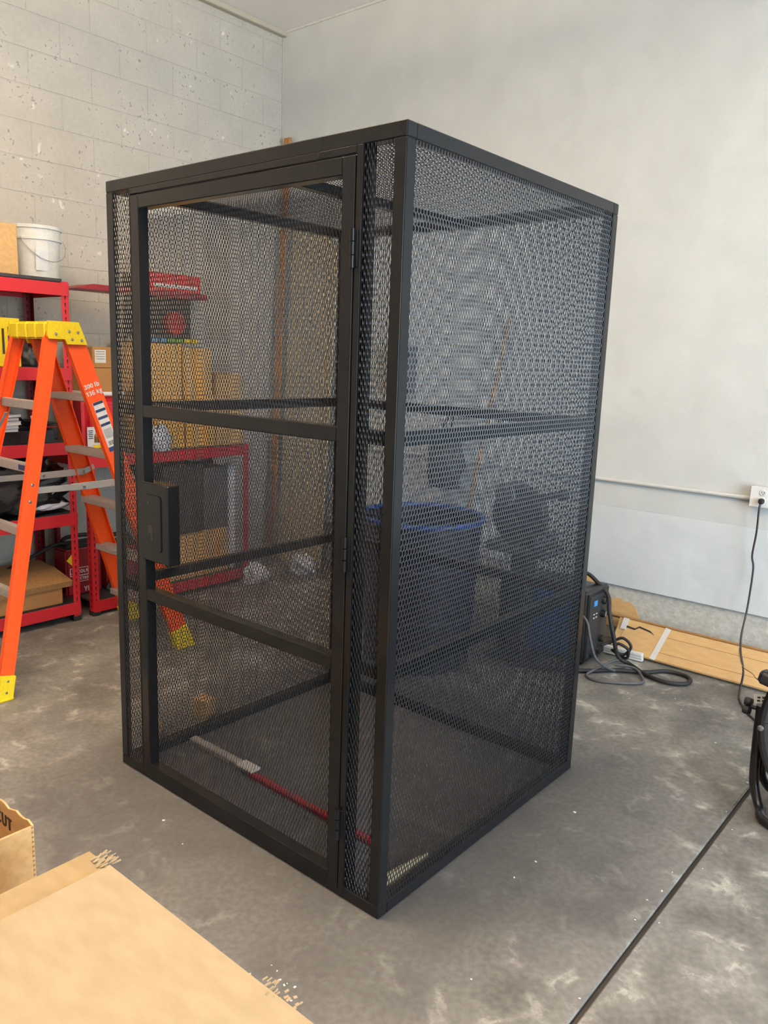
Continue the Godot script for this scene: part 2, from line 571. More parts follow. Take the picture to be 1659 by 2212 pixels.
func room() -> void:
	# floor: two poured slabs with a control joint between them
	var st := S()
	cb2(st, Vector3(-3.7, -0.25, -3.0), Vector3(6.3, -0.012, 6.3), 0.0)
	var fl := struct("floor", st, M.joint, "stained grey concrete floor slab with a dark control joint")
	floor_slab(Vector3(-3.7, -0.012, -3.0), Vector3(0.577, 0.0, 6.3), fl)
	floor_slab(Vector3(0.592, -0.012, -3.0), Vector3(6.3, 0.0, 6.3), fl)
	# block wall on the left, blocks proud of shallow painted joints
	st = S()
	cb2(st, Vector3(-3.7, 0.0, -3.0), Vector3(WX - 0.0028, CEIL, 6.3), 0.0)
	var wl := struct("wall_left", st, M.block, "painted concrete block wall with shallow joints and peeling flakes")
	var ch := 0.1925
	var bl := 0.385
	var meshes := {}
	for row in 21:
		var y0 := -0.0675 + ch * row
		var y1 := minf(y0 + ch, CEIL)
		y0 = maxf(y0, 0.0)
		var off := 0.0 if row % 2 == 0 else bl * 0.5
		var k := 0
		while WZ + off + (k - 1) * bl < 0.95:
			var z0 := maxf(WZ + off + (k - 1) * bl, WZ)
			var z1 := WZ + off + k * bl
			k += 1
			if z1 - z0 < 0.02:
				continue
			var sz := Vector3(0.06, y1 - y0 - 0.004, z1 - z0 - 0.0045)
			var key := str(snapped(sz.y, 0.001)) + "_" + str(snapped(sz.z, 0.001))
			if not meshes.has(key):
				var b := S()
				cbox(b, Vector3.ZERO, sz, 0.0022)
				meshes[key] = b.commit()
			var o := MeshInstance3D.new()
			o.mesh = meshes[key]
			o.material_override = M.block
			o.position = Vector3(WX - 0.03 + rng.randf_range(-0.0006, 0.0006), (y0 + y1) * 0.5, (z0 + z1) * 0.5)
			put("concrete_block", o, wl)
	# drywall wall at the back, hanging a little over a concrete stem wall
	st = S()
	cb2(st, Vector3(-3.7, 0.0, -3.0), Vector3(6.3, CEIL, WZ - 0.022), 0.0)
	var wb := struct("wall_back", st, M.stem, "off-white painted drywall above a rough concrete footing")
	st = S()
	cb2(st, Vector3(WX, 0.785, WZ - 0.022), Vector3(6.0, CEIL, WZ), 0.001)
	part("upper_panel", st, M.wall, wb)
	st = S()
	cb2(st, Vector3(WX, 0.328, WZ - 0.022), Vector3(6.0, 0.785, WZ - 0.0004), 0.001)
	part("lower_panel", st, M.wall_low, wb)
	# other walls: right wall with the open roll-up door, wall behind the camera
	st = S()
	cb2(st, Vector3(6.0, 0, -3.0), Vector3(6.3, CEIL, -1.7), 0.0)
	cb2(st, Vector3(6.0, 0, 2.9), Vector3(6.3, CEIL, 6.3), 0.0)
	cb2(st, Vector3(6.0, 3.2, -1.7), Vector3(6.3, CEIL, 2.9), 0.0)
	struct("wall_right", st, M.wall, "drywall side wall with the open roll-up doorway")
	st = S()
	cb2(st, Vector3(-3.7, 0, 6.0), Vector3(6.3, CEIL, 6.3), 0.0)
	struct("wall_front", st, M.shop, "brown-grey boarded wall behind the camera")
	st = S()
	cb2(st, Vector3(-3.7, CEIL, -3.0), Vector3(6.3, CEIL + 0.2, 6.3), 0.0)
	struct("ceiling", st, M.ceiling, "flat white painted ceiling")
	st = S()
	cb2(st, Vector3(WX, CEIL - 0.035, WZ), Vector3(WX + 0.045, CEIL, 6.0), 0.003)
	struct("trim_1", st, M.trim, "narrow ledger strip between block wall and ceiling")
	st = S()
	pipe(st, PackedVector3Array([Vector3(WX + 0.045, CEIL - 0.003, WZ + 0.004), Vector3(6.0, CEIL - 0.003, WZ + 0.004)]), 0.009, 6)
	struct("trim_2", st, M.offwhite, "ragged caulk bead between drywall and ceiling")
	st = S()
	pipe(st, PackedVector3Array([Vector3(WX + 0.002, 0.33, WZ + 0.002), Vector3(WX + 0.002, CEIL, WZ + 0.002)]), 0.007, 6)
	struct("trim_3", st, M.trim, "caulk bead down the corner of the block wall")
	st = S()
	cb2(st, Vector3(6.3, -0.3, -20), Vector3(40, -0.02, 22), 0.0)
	struct("ground", st, M.stem, "pale concrete yard outside the doorway")
	var tr := thing("trough_light", "narrow skirted trough light fixed to the ceiling by the back wall", "ceiling light", Vector3(0.45, 3.6, -1.5))
	var tg := S()
	cbox(tg, Vector3(0, 0.19, 0), Vector3(0.04, 0.03, 1.5), 0.004)
	part("tube", tg, M.lamp, tr)
	for sx: float in [-1.0, 1.0]:
		tg = S()
		cbox(tg, Vector3(sx * 0.11, 0.135, 0), Vector3(0.008, 0.27, 1.56), 0.001)
		part("side_skirt", tg, M.white, tr)
		tg = S()
		cbox(tg, Vector3(0, 0.1, sx * 0.775), Vector3(0.212, 0.2, 0.008), 0.001)
		if sx > 0.0:
			part("end_cap", tg, M.white, tr)
	tg = S()
	cbox(tg, Vector3(0, 0.235, 0), Vector3(0.212, 0.06, 1.56), 0.001)
	part("housing", tg, M.white, tr)
	var which := ["long unseen strip light added for fill nearest the roll-up doorway and back wall", "long unseen strip light added for fill behind the camera, doorway side", "long unseen strip light added to brighten the upper left, above the floor in front of the cage"]
	for i in 3:
		var t := thing("added_strip_light", which[i], "ceiling light", ADDED_STRIPS[i], "added strip lights")
		for sy: float in [-1.0, 1.0]:
			var g := S()
			cbox(g, Vector3(0, sy * 0.045, 0), Vector3(1.4, 0.05, 0.16), 0.012)
			part("diffuser", g, M.lamp, t)
		var h := S()
		cbox(h, Vector3.ZERO, Vector3(1.44, 0.04, 0.18), 0.004)
		part("housing", h, M.white, t)
		for sx: float in [-0.5, 0.5]:
			h = S()
			pipe(h, PackedVector3Array([Vector3(sx, 0.02, 0), Vector3(sx, CEIL - 3.3, 0)]), 0.004, 6)
			part("hanger_rod", h, M.steel, t)

# ---------------------------------------------------------------- the cage
func strand_mesh(length: float, gauge := 1.0) -> ArrayMesh:
	# one zigzag strand of raised expanded metal, 12.7 x 30.5 mm diamonds
	var st := S()
	var pitch := 0.0305
	var bond := 0.0060
	var amp := 0.0127 * 0.25 - 0.0009
	var d := 0.0014
	var hw := 0.00118 * gauge
	var hd := 0.00085 * gauge
	var ca := cos(0.6)
	var sa := sin(0.6)
	var cs := []
	for q in [[-1, -1], [1, -1], [1, 1], [-1, 1]]:
		var u: float = q[0] * hw
		var v: float = q[1] * hd
		cs.append(Vector3(u * ca - v * sa, 0, u * sa + v * ca))
	var pts := []
	var n := int(ceil(length / pitch)) + 1
	for i in n:
		var y := (i - 0.5) * pitch
		pts.append(Vector3(-amp, y - bond * 0.5, -d))
		pts.append(Vector3(-amp, y + bond * 0.5, -d))
		pts.append(Vector3(amp, y + pitch * 0.5 - bond * 0.5, d))
		pts.append(Vector3(amp, y + pitch * 0.5 + bond * 0.5, d))
	for i in pts.size() - 1:
		for k in 4:
			var m := (k + 1) % 4
			quad(st, pts[i] + cs[k], pts[i] + cs[m], pts[i + 1] + cs[m], pts[i + 1] + cs[k], cs[k] + cs[m])
	return st.commit()

func mesh_panel(parent: Node, strand: ArrayMesh, width: float, xf: Transform3D) -> void:
	var mm := MultiMesh.new()
	mm.transform_format = MultiMesh.TRANSFORM_3D
	mm.mesh = strand
	var step := 0.0127 * 0.5
	var n := int(width / step)
	mm.instance_count = n
	var x0 := (width - (n - 1) * step) * 0.5
	for i in n:
		mm.set_instance_transform(i, Transform3D(Basis(), Vector3(x0 + i * step, (0.0305 * 0.5 if i % 2 else 0.0), 0)))
	var o := MultiMeshInstance3D.new()
	o.multimesh = mm
	o.material_override = M.mesh
	o.name = "expanded_mesh"
	o.transform = xf
	o.set_meta("kind", "stuff")
	parent.add_child(o, true)

func cage() -> void:
	var T := 0.0381
	var t := thing("mesh_cage", "tall black welded steel cage with expanded metal sides and a hinged mesh door", "cage")
	var full := strand_mesh(2.07)
	var deep := strand_mesh(CD - 0.09, 0.6)
	var dm := strand_mesh(1.95)
	for p in [Vector2(-T, -T), Vector2(-CW, -T), Vector2(-T, -CD), Vector2(-CW, -CD)]:
		var st := S()
		cb2(st, Vector3(p.x, T, p.y + (0.018 if p.x < -1.0 and p.y > -0.1 else 0.0)), Vector3(p.x + T, CH - T, p.y + T), 0.0025)
		part("post", st, M.black, t)
	for y in [0.0, CH - T]:
		var kind := "base_rail" if y == 0.0 else "top_rail"
		for z in [0.0, -CD + T]:
			var st := S()
			cb2(st, Vector3(-CW, y, z - T), Vector3(0, y + T, z), 0.0025)
			part(kind, st, M.black, t)
		for x in [0.0, -CW + T]:
			var st := S()
			cb2(st, Vector3(x - T, y, -CD + T), Vector3(x, y + T, -T), 0.0025)
			part(kind, st, M.black, t)
	# mid rails just inside the mesh: sides, back and the two narrow strips beside the door
	for y in [1.3715, 0.731]:
		var h := 0.019
		var st := S()
		cb2(st, Vector3(-T, y - h, -CD + T), Vector3(-0.0105, y + h, -T), 0.002)
		part("mid_rail", st, M.black, t)
		st = S()
		cb2(st, Vector3(-CW + 0.0105, y - h, -CD + T), Vector3(-CW + T, y + h, -T), 0.002)
		part("mid_rail", st, M.black, t)
		st = S()
		cb2(st, Vector3(-CW + T, y - h, -CD + 0.0105), Vector3(-T, y + h, -CD + T), 0.002)
		part("mid_rail", st, M.black, t)
		st = S()
		cb2(st, Vector3(-0.119, y - h, -T), Vector3(-T, y + h, -0.0105), 0.002)
		part("mid_rail", st, M.black, t)
		st = S()
		cb2(st, Vector3(-CW + T, y - h, -T), Vector3(-1.165, y + h, -0.0105), 0.002)
		part("mid_rail", st, M.black, t)
	var st2 := S()
	cb2(st2, Vector3(-0.67, CH - T, -CD + T), Vector3(-0.632, CH - 0.008, -T), 0.002)
	part("roof_bar", st2, M.black, t)
	st2 = S()
	cb2(st2, Vector3(-0.14, T, -0.032), Vector3(-0.119, CH - T, -0.0105), 0.002)
	part("door_post", st2, M.black, t)
	# door stop frame, flat bar with mitred head
	st2 = S()
	cb2(st2, Vector3(-0.156, 0.004, -0.012), Vector3(-0.135, 2.0925, 0.003), 0.0015)
	cb2(st2, Vector3(-1.163, 0.004, -0.03), Vector3(-1.157, 2.0925, 0.003), 0.0015)
	cb2(st2, Vector3(-1.157, 2.0735, -0.012), Vector3(-0.156, 2.0925, 0.003), 0.0015)
	part("door_stop", st2, M.black, t)
	# expanded metal
	mesh_panel(t, full, CD - 0.04, Transform3D(Basis(Vector3(0, 0, -1), Vector3.UP, Vector3.RIGHT), Vector3(-0.006, 0.03, -0.02)))
	mesh_panel(t, full, CD - 0.04, Transform3D(Basis(Vector3(0, 0, 1), Vector3.UP, Vector3.LEFT), Vector3(-CW + 0.006, 0.03, -CD + 0.02)))
	mesh_panel(t, full, CW - 0.04, Transform3D(Basis(Vector3(-1, 0, 0), Vector3.UP, Vector3(0, 0, -1)), Vector3(-0.02, 0.03, -CD + 0.006)))
	mesh_panel(t, full, 0.108, Transform3D(Basis(), Vector3(-0.139, 0.03, -0.006)))
	mesh_panel(t, full, 0.118, Transform3D(Basis(), Vector3(-1.277, 0.03, -0.006)))
	mesh_panel(t, deep, CW - 0.04, Transform3D(Basis(Vector3.RIGHT, Vector3(0, 0, -1), Vector3.UP), Vector3(-CW + 0.02, CH - 0.006, -0.03)))
	# the door
	var x0 := -1.1555
	var x1 := -0.1595
	var y0 := 0.022
	var y1 := 2.070
	var W := 0.044
	var zf := 0.004
	var zb := -0.036
	st2 = S()
	cb2(st2, Vector3(x0, y0, zb), Vector3(x0 + W, y1, zf), 0.0025)
	cb2(st2, Vector3(x1 - W, y0, zb), Vector3(x1, y1, zf), 0.0025)
	cb2(st2, Vector3(x0 + W, y1 - W, zb), Vector3(x1 - W, y1, zf - 0.0003), 0.0025)
	cb2(st2, Vector3(x0 + W, y0, zb), Vector3(x1 - W, y0 + W, zf - 0.0003), 0.0025)
	var door := part("door", st2, M.black, t)
	for y in [1.371, 0.722]:
		var st := S()
		cb2(st, Vector3(x0 + W, y - 0.021, zb + 0.002), Vector3(x1 - W, y + 0.021, zf - 0.0005), 0.0025)
		part("door_rail", st, M.black, door)
	mesh_panel(door, dm, x1 - x0 - 2.0 * W + 0.02, Transform3D(Basis(), Vector3(x0 + W - 0.01, 0.045, zb - 0.0025)))
	# lock box: a folded plate with raised boss, keyhole and slot
	var lk := S()
	cb2(lk, Vector3(-1.128, 0.852, zb - 0.004), Vector3(-0.966, 1.130, zf + 0.005), 0.004)
	var lock := part("lock_box", lk, M.black, door)
	lock.set_meta("label", "black lock box with keyhole and square slot")
	var boss := S()
	var rr := []
	for c in [[-1.09, 0.905], [-1.02, 0.905], [-1.02, 1.075], [-1.09, 1.075]]:
		rr.append(c)
	var poly := []
	for i in 4:
		var a0 := PI + i * PI * 0.5
		for k in 4:
			var a := a0 + k * PI / 6.0
			poly.append(Vector2(rr[i][0] + 0.014 * cos(a), rr[i][1] + 0.014 * sin(a)))
	prism(boss, poly, 0.005, Transform3D(Basis(), Vector3(0, 0, zf + 0.004)))
	var plates := boss
	cb2(plates, Vector3(-1.105, 0.95, zf + 0.009), Vector3(-1.068, 0.985, zf + 0.0095), 0.0)
	part("lock_boss", boss, M.black, door)
	var hole := S()
	cb2(hole, Vector3(-1.078, 0.952, zf + 0.009), Vector3(-1.052, 0.984, zf + 0.0102), 0.0003)
	cb2(hole, Vector3(-1.064, 0.925, zf + 0.009), Vector3(-1.052, 0.952, zf + 0.0102), 0.0003)
	pipe(hole, PackedVector3Array([Vector3(-1.073, 1.062, zf + 0.005), Vector3(-1.073, 1.062, zf + 0.0102)]), 0.006, 10)
	part("keyhole", hole, M.ink, door)
	for y in [1.846, 1.048, 0.238]:
		var hg := S()
		for k in 3:
			pipe(hg, PackedVector3Array([Vector3(-0.158, y - 0.048 + k * 0.033, 0.009), Vector3(-0.158, y - 0.018 + k * 0.033, 0.009)]), 0.0075, 10)
		cb2(hg, Vector3(-0.174, y - 0.045, 0.002), Vector3(-0.143, y + 0.045, 0.006), 0.001)
		part("hinge", hg, M.black, door)

# ---------------------------------------------------------------- step ladder
func channel(st: SurfaceTool, a: Vector3, b: Vector3, outward: Vector3, web: float, flange: float, th := 0.005) -> void:
	var z := (b - a).normalized()
	var x := (outward - z * outward.dot(z)).normalized()
	var y := z.cross(x)
	var w := web * 0.5
	var poly := [Vector2(0, -w), Vector2(0, w), Vector2(-flange, w), Vector2(-flange, w - th), Vector2(-th, w - th), Vector2(-th, -w + th), Vector2(-flange, -w + th), Vector2(-flange, -w)]
	prism(st, poly, a.distance_to(b), Transform3D(Basis(x, y, z), a))

func lad(side: float, front: bool, y: float) -> Vector3:
	# centre line of a rail's web at height y; side +1 towards the cage
	var hw := 0.307 - 0.083 * y
	return Vector3(-2.47 + side * hw, y, (-0.945 + 0.325 * y + 0.025 * side * (1.0 - y / 1.7)) if front else (0.062 - 0.228 * y))

func ladder() -> void:
	var t := thing("step_ladder", "orange fibreglass step ladder with yellow top cap and aluminium steps", "ladder")
	for side: float in [-1.0, 1.0]:
		var st := S()
		channel(st, lad(side, true, 0.07), lad(side, true, 1.66), Vector3(side, 0, 0), 0.092, 0.03)
		part("step_rail", st, M.orange, t)
		st = S()
		channel(st, lad(side, false, 0.07), lad(side, false, 1.645), Vector3(side, 0, 0), 0.062, 0.028)
		part("rear_rail", st, M.orange, t)
		for front: bool in [true, false]:
			st = S()
			var p := lad(side, front, 0.0)
			var q := lad(side, front, 0.11)
			var z := (q - p).normalized()
			var x := (Vector3(side, 0, 0) - z * z.x * side).normalized()
			var y := z.cross(x)
			var w := 0.104 if front else 0.074
			cbox(st, (p + q) * 0.5 + Vector3(-side * 0.012, 0, 0), Vector3(0.046, w, 0.116), 0.004, Basis(x, y, z))
			cb2(st, p + Vector3(-side * 0.012 - 0.026, 0.0, -w * 0.55), p + Vector3(-side * 0.012 + 0.026, 0.014, w * 0.55), 0.004)
			var ft := part("foot", st, M.yellow, t)
			var rv := S()
			for h in [0.04, 0.09]:
				var c := lad(side, front, h) + Vector3(side * 0.012, 0, 0)
				lathe(rv, [Vector2(0, 0.003), Vector2(0.005, 0.002), Vector2(0.006, 0)], 8, Transform3D(Basis(Vector3.UP, Vector3(side, 0, 0), Vector3(0, 0, 1)), c))
			part("rivet", rv, M.steel, ft)
	# yellow curved brace at the far rear foot
	var br := S()
	pipe(br, smooth_path([lad(-1, false, 0.06) + Vector3(0.02, 0, -0.02), lad(-1, false, 0.16) + Vector3(0.1, 0, -0.03), lad(-1, false, 0.215) + Vector3(0.2, 0, -0.01)], 6), 0.016, 8)
	part("foot_brace", br, M.yellow, t)
	# steps and rear braces
	for i in 5:
		var y := 1.352 - 0.283 * i
		var a := lad(-1, true, y)
		var b := lad(1, true, y)
		a.z = (a.z + b.z) * 0.5
		b.z = a.z
		var st := S()
		cb2(st, a + Vector3(0.006, -0.03, -0.037), b + Vector3(-0.006, 0.0, 0.045), 0.003)
		for k in 5:
			cb2(st, a + Vector3(0.008, 0.0, -0.03 + k * 0.016), b + Vector3(-0.008, 0.002, -0.022 + k * 0.016), 0.001)
		part("step", st, M.alu, t)
		if i < 4:
			a = lad(-1, false, y - 0.045)
			b = lad(1, false, y - 0.045)
			st = S()
			cb2(st, a + Vector3(0.006, -0.021, -0.02), b + Vector3(-0.006, 0.021, 0.012), 0.003)
			var brace := part("rear_brace", st, M.alu, t)
			if i == 1:
				st = S()
				var c := (a + b) * 0.5 + Vector3(0.13, 0, 0.0125)
				cb2(st, c + Vector3(-0.035, -0.012, 0), c + Vector3(0.035, 0.012, 0.001), 0.0)
				part("label_plate", st, M.navy, brace)
	for side: float in [-1.0, 1.0]:
		var kb := S()
		var a := lad(side, false, 1.24)
		bar(kb, a + Vector3(-side * 0.075, 0.02, 0.0), lad(side, false, 1.16) + Vector3(-side * 0.012, 0, 0.0), 0.018, 0.004, Vector3.UP)
		part("knee_brace", kb, M.alu, t)
	# hinged spreaders
	for side: float in [-1.0, 1.0]:
		var y := 0.925
		var a := lad(side, false, y) + Vector3(-side * 0.02, 0, 0)
		var b := lad(side, true, y) + Vector3(-side * 0.02, 0, 0)
		var mid := a.lerp(b, 0.55) + Vector3(0, -0.004, 0)
		var st := S()
		bar(st, a, mid, 0.004, 0.03)
		bar(st, mid + Vector3(-side * 0.005, 0, 0.06), b, 0.004, 0.036)
		bar(st, b, b + Vector3(0, 0.022, -0.06), 0.004, 0.03)
		var sp := part("spreader", st, M.alu, t)
		var rv := S()
		for c in [a, mid, b]:
			pipe(rv, PackedVector3Array([c + Vector3(-0.012, 0, 0), c + Vector3(0.012, 0, 0)]), 0.006, 8)
		part("rivet", rv, M.steel, sp)
		rv = S()
		for h in [0.88, 0.955]:
			var c := lad(side, false, h)
			lathe(rv, [Vector2(0, 0.004), Vector2(0.006, 0.003), Vector2(0.008, 0)], 10, Transform3D(Basis(Vector3.UP, Vector3(side, 0, 0), Vector3(0, 0, 1)), c))
		part("rail_rivet", rv, M.steel, t)
	# moulded cap: deck with end plates that carry the rivets, grooved long edge
	var cp := S()
	cb2(cp, Vector3(-2.655, 1.662, -0.43), Vector3(-2.285, 1.69, -0.29), 0.007)
	for k in 4:
		var xa := -2.642 + k * 0.088
		cb2(cp, Vector3(xa, 1.61, -0.30), Vector3(xa + 0.079, 1.686, -0.275), 0.008)
	cb2(cp, Vector3(-2.642, 1.60, -0.44), Vector3(-2.298, 1.686, -0.425), 0.006)
	for side: float in [-1.0, 1.0]:
		var pr := [Vector2(-0.283, 1.692), Vector2(-0.432, 1.692), Vector2(-0.472, 1.590), Vector2(-0.372, 1.590), Vector2(-0.362, 1.612), Vector2(-0.286, 1.612), Vector2(-0.277, 1.624)]
		var xf := Transform3D(Basis(Vector3(0, 0, 1), Vector3.UP, Vector3(-1, 0, 0)), Vector3(-2.47 + side * 0.186 + 0.006, 0, 0))
		prism(cp, pr, 0.012, xf)
	var cap := part("top_cap", cp, M.yellow, t)
	var rv2 := S()
	for c in [[-0.318, 1.634], [-0.382, 1.648], [-0.426, 1.645], [-0.396, 1.612], [-0.443, 1.61]]:
		lathe(rv2, [Vector2(0, 0.004), Vector2(0.006, 0.003), Vector2(0.007, 0)], 10, Transform3D(Basis(Vector3.UP, Vector3(1, 0, 0), Vector3(0, 0, 1)), Vector3(-2.277, c[1], c[0])))
	part("rivet", rv2, M.steel, cap)
	# load rating and sticker on the outer web of the rail beside the cage
	var o := lad(1, true, 1.40)
	var zr := (lad(1, true, 1.6) - lad(1, true, 0.2)).normalized()
	var xr := (Vector3.RIGHT - zr * zr.x).normalized()
	var yr := zr.cross(xr)                 # along the web, towards the steps' back edge
	var B := Basis(-yr, zr, xr)
	if B.determinant() < 0.0:
		B = Basis(yr, zr, xr)
	lettering("300 lb", 0.021, Transform3D(B, o + xr * 0.002), M.white, t)
	lettering("136 kg", 0.021, Transform3D(B, o + xr * 0.002 - zr * 0.034), M.white, t)
	var sk := S()
	cbox(sk, o + xr * 0.001 - zr * 0.205, Vector3(0.056, 0.25, 0.0012), 0.0, B)
	var sticker := part("sticker", sk, M.white, t)
	sticker.set_meta("label", "white sticker with dark blue bands")
	var bands := S()
	for h in [0.118, 0.082, 0.046, 0.011]:
		cbox(bands, o + xr * 0.0018 - zr * (0.205 - h), Vector3(0.053, 0.013, 0.0006), 0.0, B)
	cbox(bands, o + xr * 0.0018 - zr * 0.318, Vector3(0.056, 0.022, 0.0006), 0.0, B)
	part("printed_band", bands, M.navy, sticker)
	var lines := S()
	for k in 12:
		cbox(lines, o + xr * 0.0018 - zr * (0.218 + k * 0.004), Vector3(0.044, 0.0012, 0.0006), 0.0, B)
	for k in 9:
		cbox(lines, o + xr * 0.0018 - zr * 0.288 + B.x * (-0.018 + k * 0.0045), Vector3(0.0018 + 0.0008 * (k % 3), 0.022, 0.0006), 0.0, B)
	part("printed_text", lines, M.grey, sticker)

# ---------------------------------------------------------------- shelves on the left
func shelf_unit(t: Node3D, x0: float, x1: float, z0: float, z1: float, post_top: float, tops: Array, near_end := true) -> void:
	# x0 back, x1 front, z0 far end, z1 near end
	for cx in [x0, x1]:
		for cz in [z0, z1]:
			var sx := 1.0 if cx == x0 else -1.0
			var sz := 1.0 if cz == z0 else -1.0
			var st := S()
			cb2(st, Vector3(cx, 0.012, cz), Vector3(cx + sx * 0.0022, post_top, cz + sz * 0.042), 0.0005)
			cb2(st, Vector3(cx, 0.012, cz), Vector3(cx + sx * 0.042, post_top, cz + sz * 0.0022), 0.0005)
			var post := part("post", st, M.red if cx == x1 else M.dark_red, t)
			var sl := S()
			var y := 0.06
			while y < post_top - 0.03:
				# keyhole slots: a wide eye over a narrow neck
				for f in [[0.0, 0.008, 0.013], [0.011, 0.004, 0.012]]:
					var yy: float = y - f[0]
					cb2(sl, Vector3(cx - sx * 0.0004, yy - f[2] * 0.5, cz + sz * (0.021 - f[1] * 0.5)), Vector3(cx + sx * 0.0026, yy + f[2] * 0.5, cz + sz * (0.021 + f[1] * 0.5)), 0.0)
					cb2(sl, Vector3(cx + sx * (0.021 - f[1] * 0.5), yy - f[2] * 0.5, cz - sz * 0.0004), Vector3(cx + sx * (0.021 + f[1] * 0.5), yy + f[2] * 0.5, cz + sz * 0.0026), 0.0)
				y += 0.038
			part("slots", sl, M.slot, post)
			st = S()
			cb2(st, Vector3(cx - sx * 0.003, 0.0, cz - sz * 0.003), Vector3(cx + sx * 0.046, 0.03, cz + sz * 0.046), 0.002)
			part("foot_cap", st, M.rubber, post)
	for top in tops:
		var st := S()
		cb2(st, Vector3(x1 + 0.001, top - 0.068, z0 + 0.004), Vector3(x1 + 0.006, top, z1 - 0.004), 0.001)
		cb2(st, Vector3(x1 - 0.02, top - 0.012, z0 + 0.045), Vector3(x1 + 0.001, top, z1 - 0.045), 0.001)
		part("long_beam", st, M.red, t)
		st = S()
		cb2(st, Vector3(x0 - 0.006, top - 0.068, z0 + 0.004), Vector3(x0 - 0.001, top, z1 - 0.004), 0.001)
		part("long_beam", st, M.red, t)
		st = S()
		cb2(st, Vector3(x0 + 0.004, top - 0.068, z1 + 0.001), Vector3(x1 - 0.004, top, z1 + 0.006), 0.001)
		if near_end or top > 0.5:
			part("end_beam", st, M.red, t)
		st = S()
		cb2(st, Vector3(x0 + 0.004, top - 0.068, z0 - 0.006), Vector3(x1 - 0.004, top, z0 - 0.001), 0.001)
		part("end_beam", st, M.red, t)
		st = S()
		cb2(st, Vector3(x0 + 0.004, top - 0.010, z0 + 0.004), Vector3(x1 - 0.004, top + 0.002, z1 - 0.004), 0.001)
		part("deck", st, M.dark, t)

func carton(called: String, a: Vector3, c: Vector3, m: Material, label: String, group := "", category := "box") -> Node3D:
	var t := thing(called, label, category, Vector3((a.x + c.x) * 0.5, minf(a.y, c.y), (a.z + c.z) * 0.5), group)
	var s := (c - a).abs()
	var st := S()
	cbox(st, Vector3(0, s.y * 0.5, 0), s, 0.003)
	part("body", st, m, t)
	st = S()
	cbox(st, Vector3(0, s.y + 0.0006, 0), Vector3(s.x, 0.0012, 0.048) if s.x > s.z else Vector3(0.048, 0.0012, s.z), 0.0)
	part("tape", st, M.card_dark, t)
	return t

